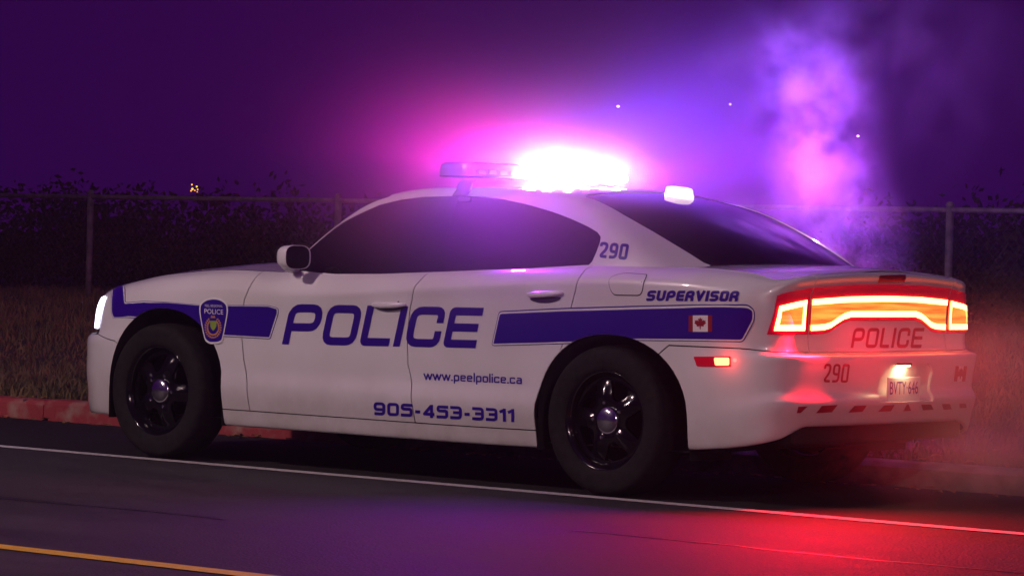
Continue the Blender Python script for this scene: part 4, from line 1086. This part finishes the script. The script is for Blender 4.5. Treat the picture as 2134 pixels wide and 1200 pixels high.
for px, y, h, r, lb in ((-40, 12, 1.7, 1.5, 'dark bush beyond the fence cut off by the left edge of the picture'), (170, 13, 1.9, 1.6, 'dark bush beyond the fence behind the leftmost post'), (420, 12.4, 1.8, 1.6, 'dark bush beyond the fence under the orange far lamp'), (640, 13, 1.7, 1.5, 'dark bush beyond the fence left of the post above the hood'), (850, 12.2, 1.6, 1.4, 'dark bush beyond the fence mostly hidden by the windshield pillar'),
                        (1850, 12.5, 1.6, 1.3, 'dark bush beyond the fence just above the trunk lid'), (2010, 12, 1.8, 1.4, 'dark bush beyond the fence behind the post right of the trunk'), (2180, 12.6, 1.9, 1.5, 'dark bush beyond the fence cut off by the right edge of the picture')):
    bush(px, y, h*.66, r, lb)
# far lamps
M['far_orange'] = mat('far_orange', (1, .5, .1), .5, emit=(1, .42, .05), estr=2.2); M['far_white'] = mat('far_white', (1, .9, 1), .5, emit=(.9, .75, 1), estr=9)
def far_lamp(px, py, Y, r, m, label):
    p = at(px, py, 1, Y); bm = bmesh.new(); bmesh.ops.create_uvsphere(bm, u_segments=10, v_segments=8, radius=r); bmesh.ops.translate(bm, vec=p, verts=bm.verts)
    bmesh.ops.scale(bm, vec=(1, 1, .7), space=Matrix.Translation(-Vector(p)), verts=bm.verts)
    o = from_bm('distant_lamp', bm, m, None, True); tag(o, label, 'lamp', 'far lamps in the dark')
bm = bmesh.new()
for dx, dy, r in ((-5, -6, .9), (-4, 3, 1.4), (-7, 7, .8), (1, 6, .7), (5, -2, 1.1), (7, 4, .8), (6, 9, .6)):
    p = at(405+dx, 391+dy, 1, 11.2); r_ = bmesh.ops.create_uvsphere(bm, u_segments=8, v_segments=6, radius=r*.0085)
    bmesh.ops.translate(bm, vec=p, verts=r_['verts'])
tag(from_bm('distant_lamp', bm, 'far_orange', None, True), 'orange far lamp broken up by foliage above the fence at left', 'lamp', 'far lamps in the dark')
far_lamp(1288, 222, 90, .045, 'far_white', 'brightest white far lamp above the light bar')
far_lamp(1788, 284, 90, .04, 'far_white', 'small white far lamp right of the steam plume')
far_lamp(1522, 218, 90, .028, 'far_white', 'faintest white far lamp left of the steam plume')

# ================================================================== STEAM AND HAZE
def vol_mat(name, dens, noise=None, color=(1, 1, 1), aniso=0.):
    """density = dens * sum of soft blobs (centre, radii, weight), broken up by noise"""
    m = bpy.data.materials.new(name); m.use_nodes = True; n, l = m.node_tree.nodes, m.node_tree.links
    n.remove(n['Principled BSDF']); v = n.new('ShaderNodeVolumePrincipled'); l.new(v.outputs[0], n['Material Output'].inputs['Volume'])
    v.inputs['Color'].default_value = (*color, 1); v.inputs['Anisotropy'].default_value = aniso; v.inputs['Density'].default_value = dens if not noise else 0
    return m, v
def mth(nt, op, a, b=None, clamp=False):
    x = nt.nodes.new('ShaderNodeMath'); x.operation = op; x.use_clamp = clamp
    for i, q in enumerate((a, b)):
        if q is None: continue
        if isinstance(q, (int, float)): x.inputs[i].default_value = q
        else: nt.links.new(q, x.inputs[i])
    return x.outputs[0]
def blobs_density(m, v, blobs, dens, nscale=None, nlo=.4, nhi=.7, warp=0.):
    nt = m.node_tree; g = nt.nodes.new('ShaderNodeNewGeometry'); pos = g.outputs['Position']
    if warp:
        wn = nt.nodes.new('ShaderNodeTexNoise'); wn.inputs['Scale'].default_value = 1.6; wn.inputs['Detail'].default_value = 3; nt.links.new(pos, wn.inputs['Vector'])
        sb = nt.nodes.new('ShaderNodeVectorMath'); sb.operation = 'SUBTRACT'; nt.links.new(wn.outputs['Color'], sb.inputs[0]); sb.inputs[1].default_value = (.5, .5, .5)
        sc_ = nt.nodes.new('ShaderNodeVectorMath'); sc_.operation = 'SCALE'; nt.links.new(sb.outputs[0], sc_.inputs[0]); sc_.inputs['Scale'].default_value = warp
        ad = nt.nodes.new('ShaderNodeVectorMath'); nt.links.new(pos, ad.inputs[0]); nt.links.new(sc_.outputs[0], ad.inputs[1]); pos = ad.outputs[0]
    tot = None
    for c, r, w in blobs:
        s = nt.nodes.new('ShaderNodeVectorMath'); s.operation = 'SUBTRACT'; nt.links.new(pos, s.inputs[0]); s.inputs[1].default_value = c
        d = nt.nodes.new('ShaderNodeVectorMath'); d.operation = 'DIVIDE'; nt.links.new(s.outputs[0], d.inputs[0]); d.inputs[1].default_value = r
        q = nt.nodes.new('ShaderNodeVectorMath'); q.operation = 'DOT_PRODUCT'; nt.links.new(d.outputs[0], q.inputs[0]); nt.links.new(d.outputs[0], q.inputs[1])
        e = mth(nt, 'EXPONENT', mth(nt, 'MULTIPLY', q.outputs['Value'], -1.0)); e = mth(nt, 'MULTIPLY', e, w)
        tot = e if tot is None else mth(nt, 'ADD', tot, e)
    if nscale:
        t = nt.nodes.new('ShaderNodeTexNoise'); t.inputs['Scale'].default_value = nscale; t.inputs['Detail'].default_value = 5; t.inputs['Roughness'].default_value = .6; nt.links.new(pos, t.inputs['Vector'])
        mr = nt.nodes.new('ShaderNodeMapRange'); mr.inputs['From Min'].default_value = nlo; mr.inputs['From Max'].default_value = nhi; nt.links.new(t.outputs['Fac'], mr.inputs[0])
        tot = mth(nt, 'MULTIPLY', tot, mr.outputs[0])
    nt.links.new(mth(nt, 'MULTIPLY', tot, dens), v.inputs['Density'])
def vol_box(name, lo, hi, m, label):
    lo, hi = Vector(lo), Vector(hi); bm = bmesh.new(); box_bm(bm, (lo+hi)/2, hi-lo); o = from_bm(name, bm, None)
    o.data.materials.clear(); o.data.materials.append(m); tag(o, label, kind='stuff'); return o
m, v = vol_mat('haze', .001, color=(.9, .65, 1)); vol_box('haze', (-40, -20, -1.4), (40, 100, 8), m, 'thin night haze in the air')
m, v = vol_mat('glare_scatter', 0, True, (.97, .8, 1))
blobs_density(m, v, [((2.2, -.3, 1.5), (1.5, 1.5, .9), .006), ((2.35, .95, 1.75), (.62, .62, .50), .060), ((1.35, -.40, 1.68), (.50, .55, .36), .030), ((2.62, -1.15, 1.33), (.70, .42, .34), .38), ((1.9, .1, 1.60), (.45, .60, .34), .040), ((1.97, -.03, 1.57), (.18, .42, .11), 1.8)], 1.)  # mist blobs added to imitate lens glare round the lamps and windows
vol_box('glare_mist', (-1.8, -4.6, .05), (6.4, 3.2, 3.6), m, 'added mist standing in for lens glare round the lit light bar')
m, v = vol_mat('steam', 0, True)
def pb(px, py, Y): return tuple(at(px, py, 1, Y))
blobs_density(m, v, [(pb(1760, 560, 1.35), (.22, .25, .2), .8), (pb(1750, 460, 1.35), (.21, .24, .22), .9), (pb(1715, 330, 1.35), (.18, .22, .26), 1.2), (pb(1690, 200, 1.38), (.17, .22, .24), .85), (pb(1680, 90, 1.4), (.20, .24, .2), .35), (pb(1840, 60, 1.5), (.40, .35, .26), .06), (pb(1990, 130, 1.6), (.45, .4, .4), .03), (pb(1610, 500, 1.3), (.24, .22, .15), .4), (pb(1530, 150, 1.3), (.12, .2, .16), .08)], 3.0, 4.0, .41, .73, .36)
vol_box('exhaust_steam', (1.2, .75, .9), (5.2, 2.6, 3.0), m, 'exhaust steam plume rising beside the trunk lit pink')
m, v = vol_mat('low_steam', 0, True)
blobs_density(m, v, [((4.50, .60, .34), (.30, .42, .26), 1.3), ((4.45, .1, .22), (.3, .5, .16), 1.3), ((4.62, -.05, .70), (.30, .62, .22), 1.3)], .62, 2.6, .25, .75, .25)
vol_box('exhaust_cloud', (4.13, -1.4, .01), (5.5, 1.8, 1.4), m, 'low exhaust cloud glowing red behind the rear bumper')
print('objects', len(bpy.data.objects))
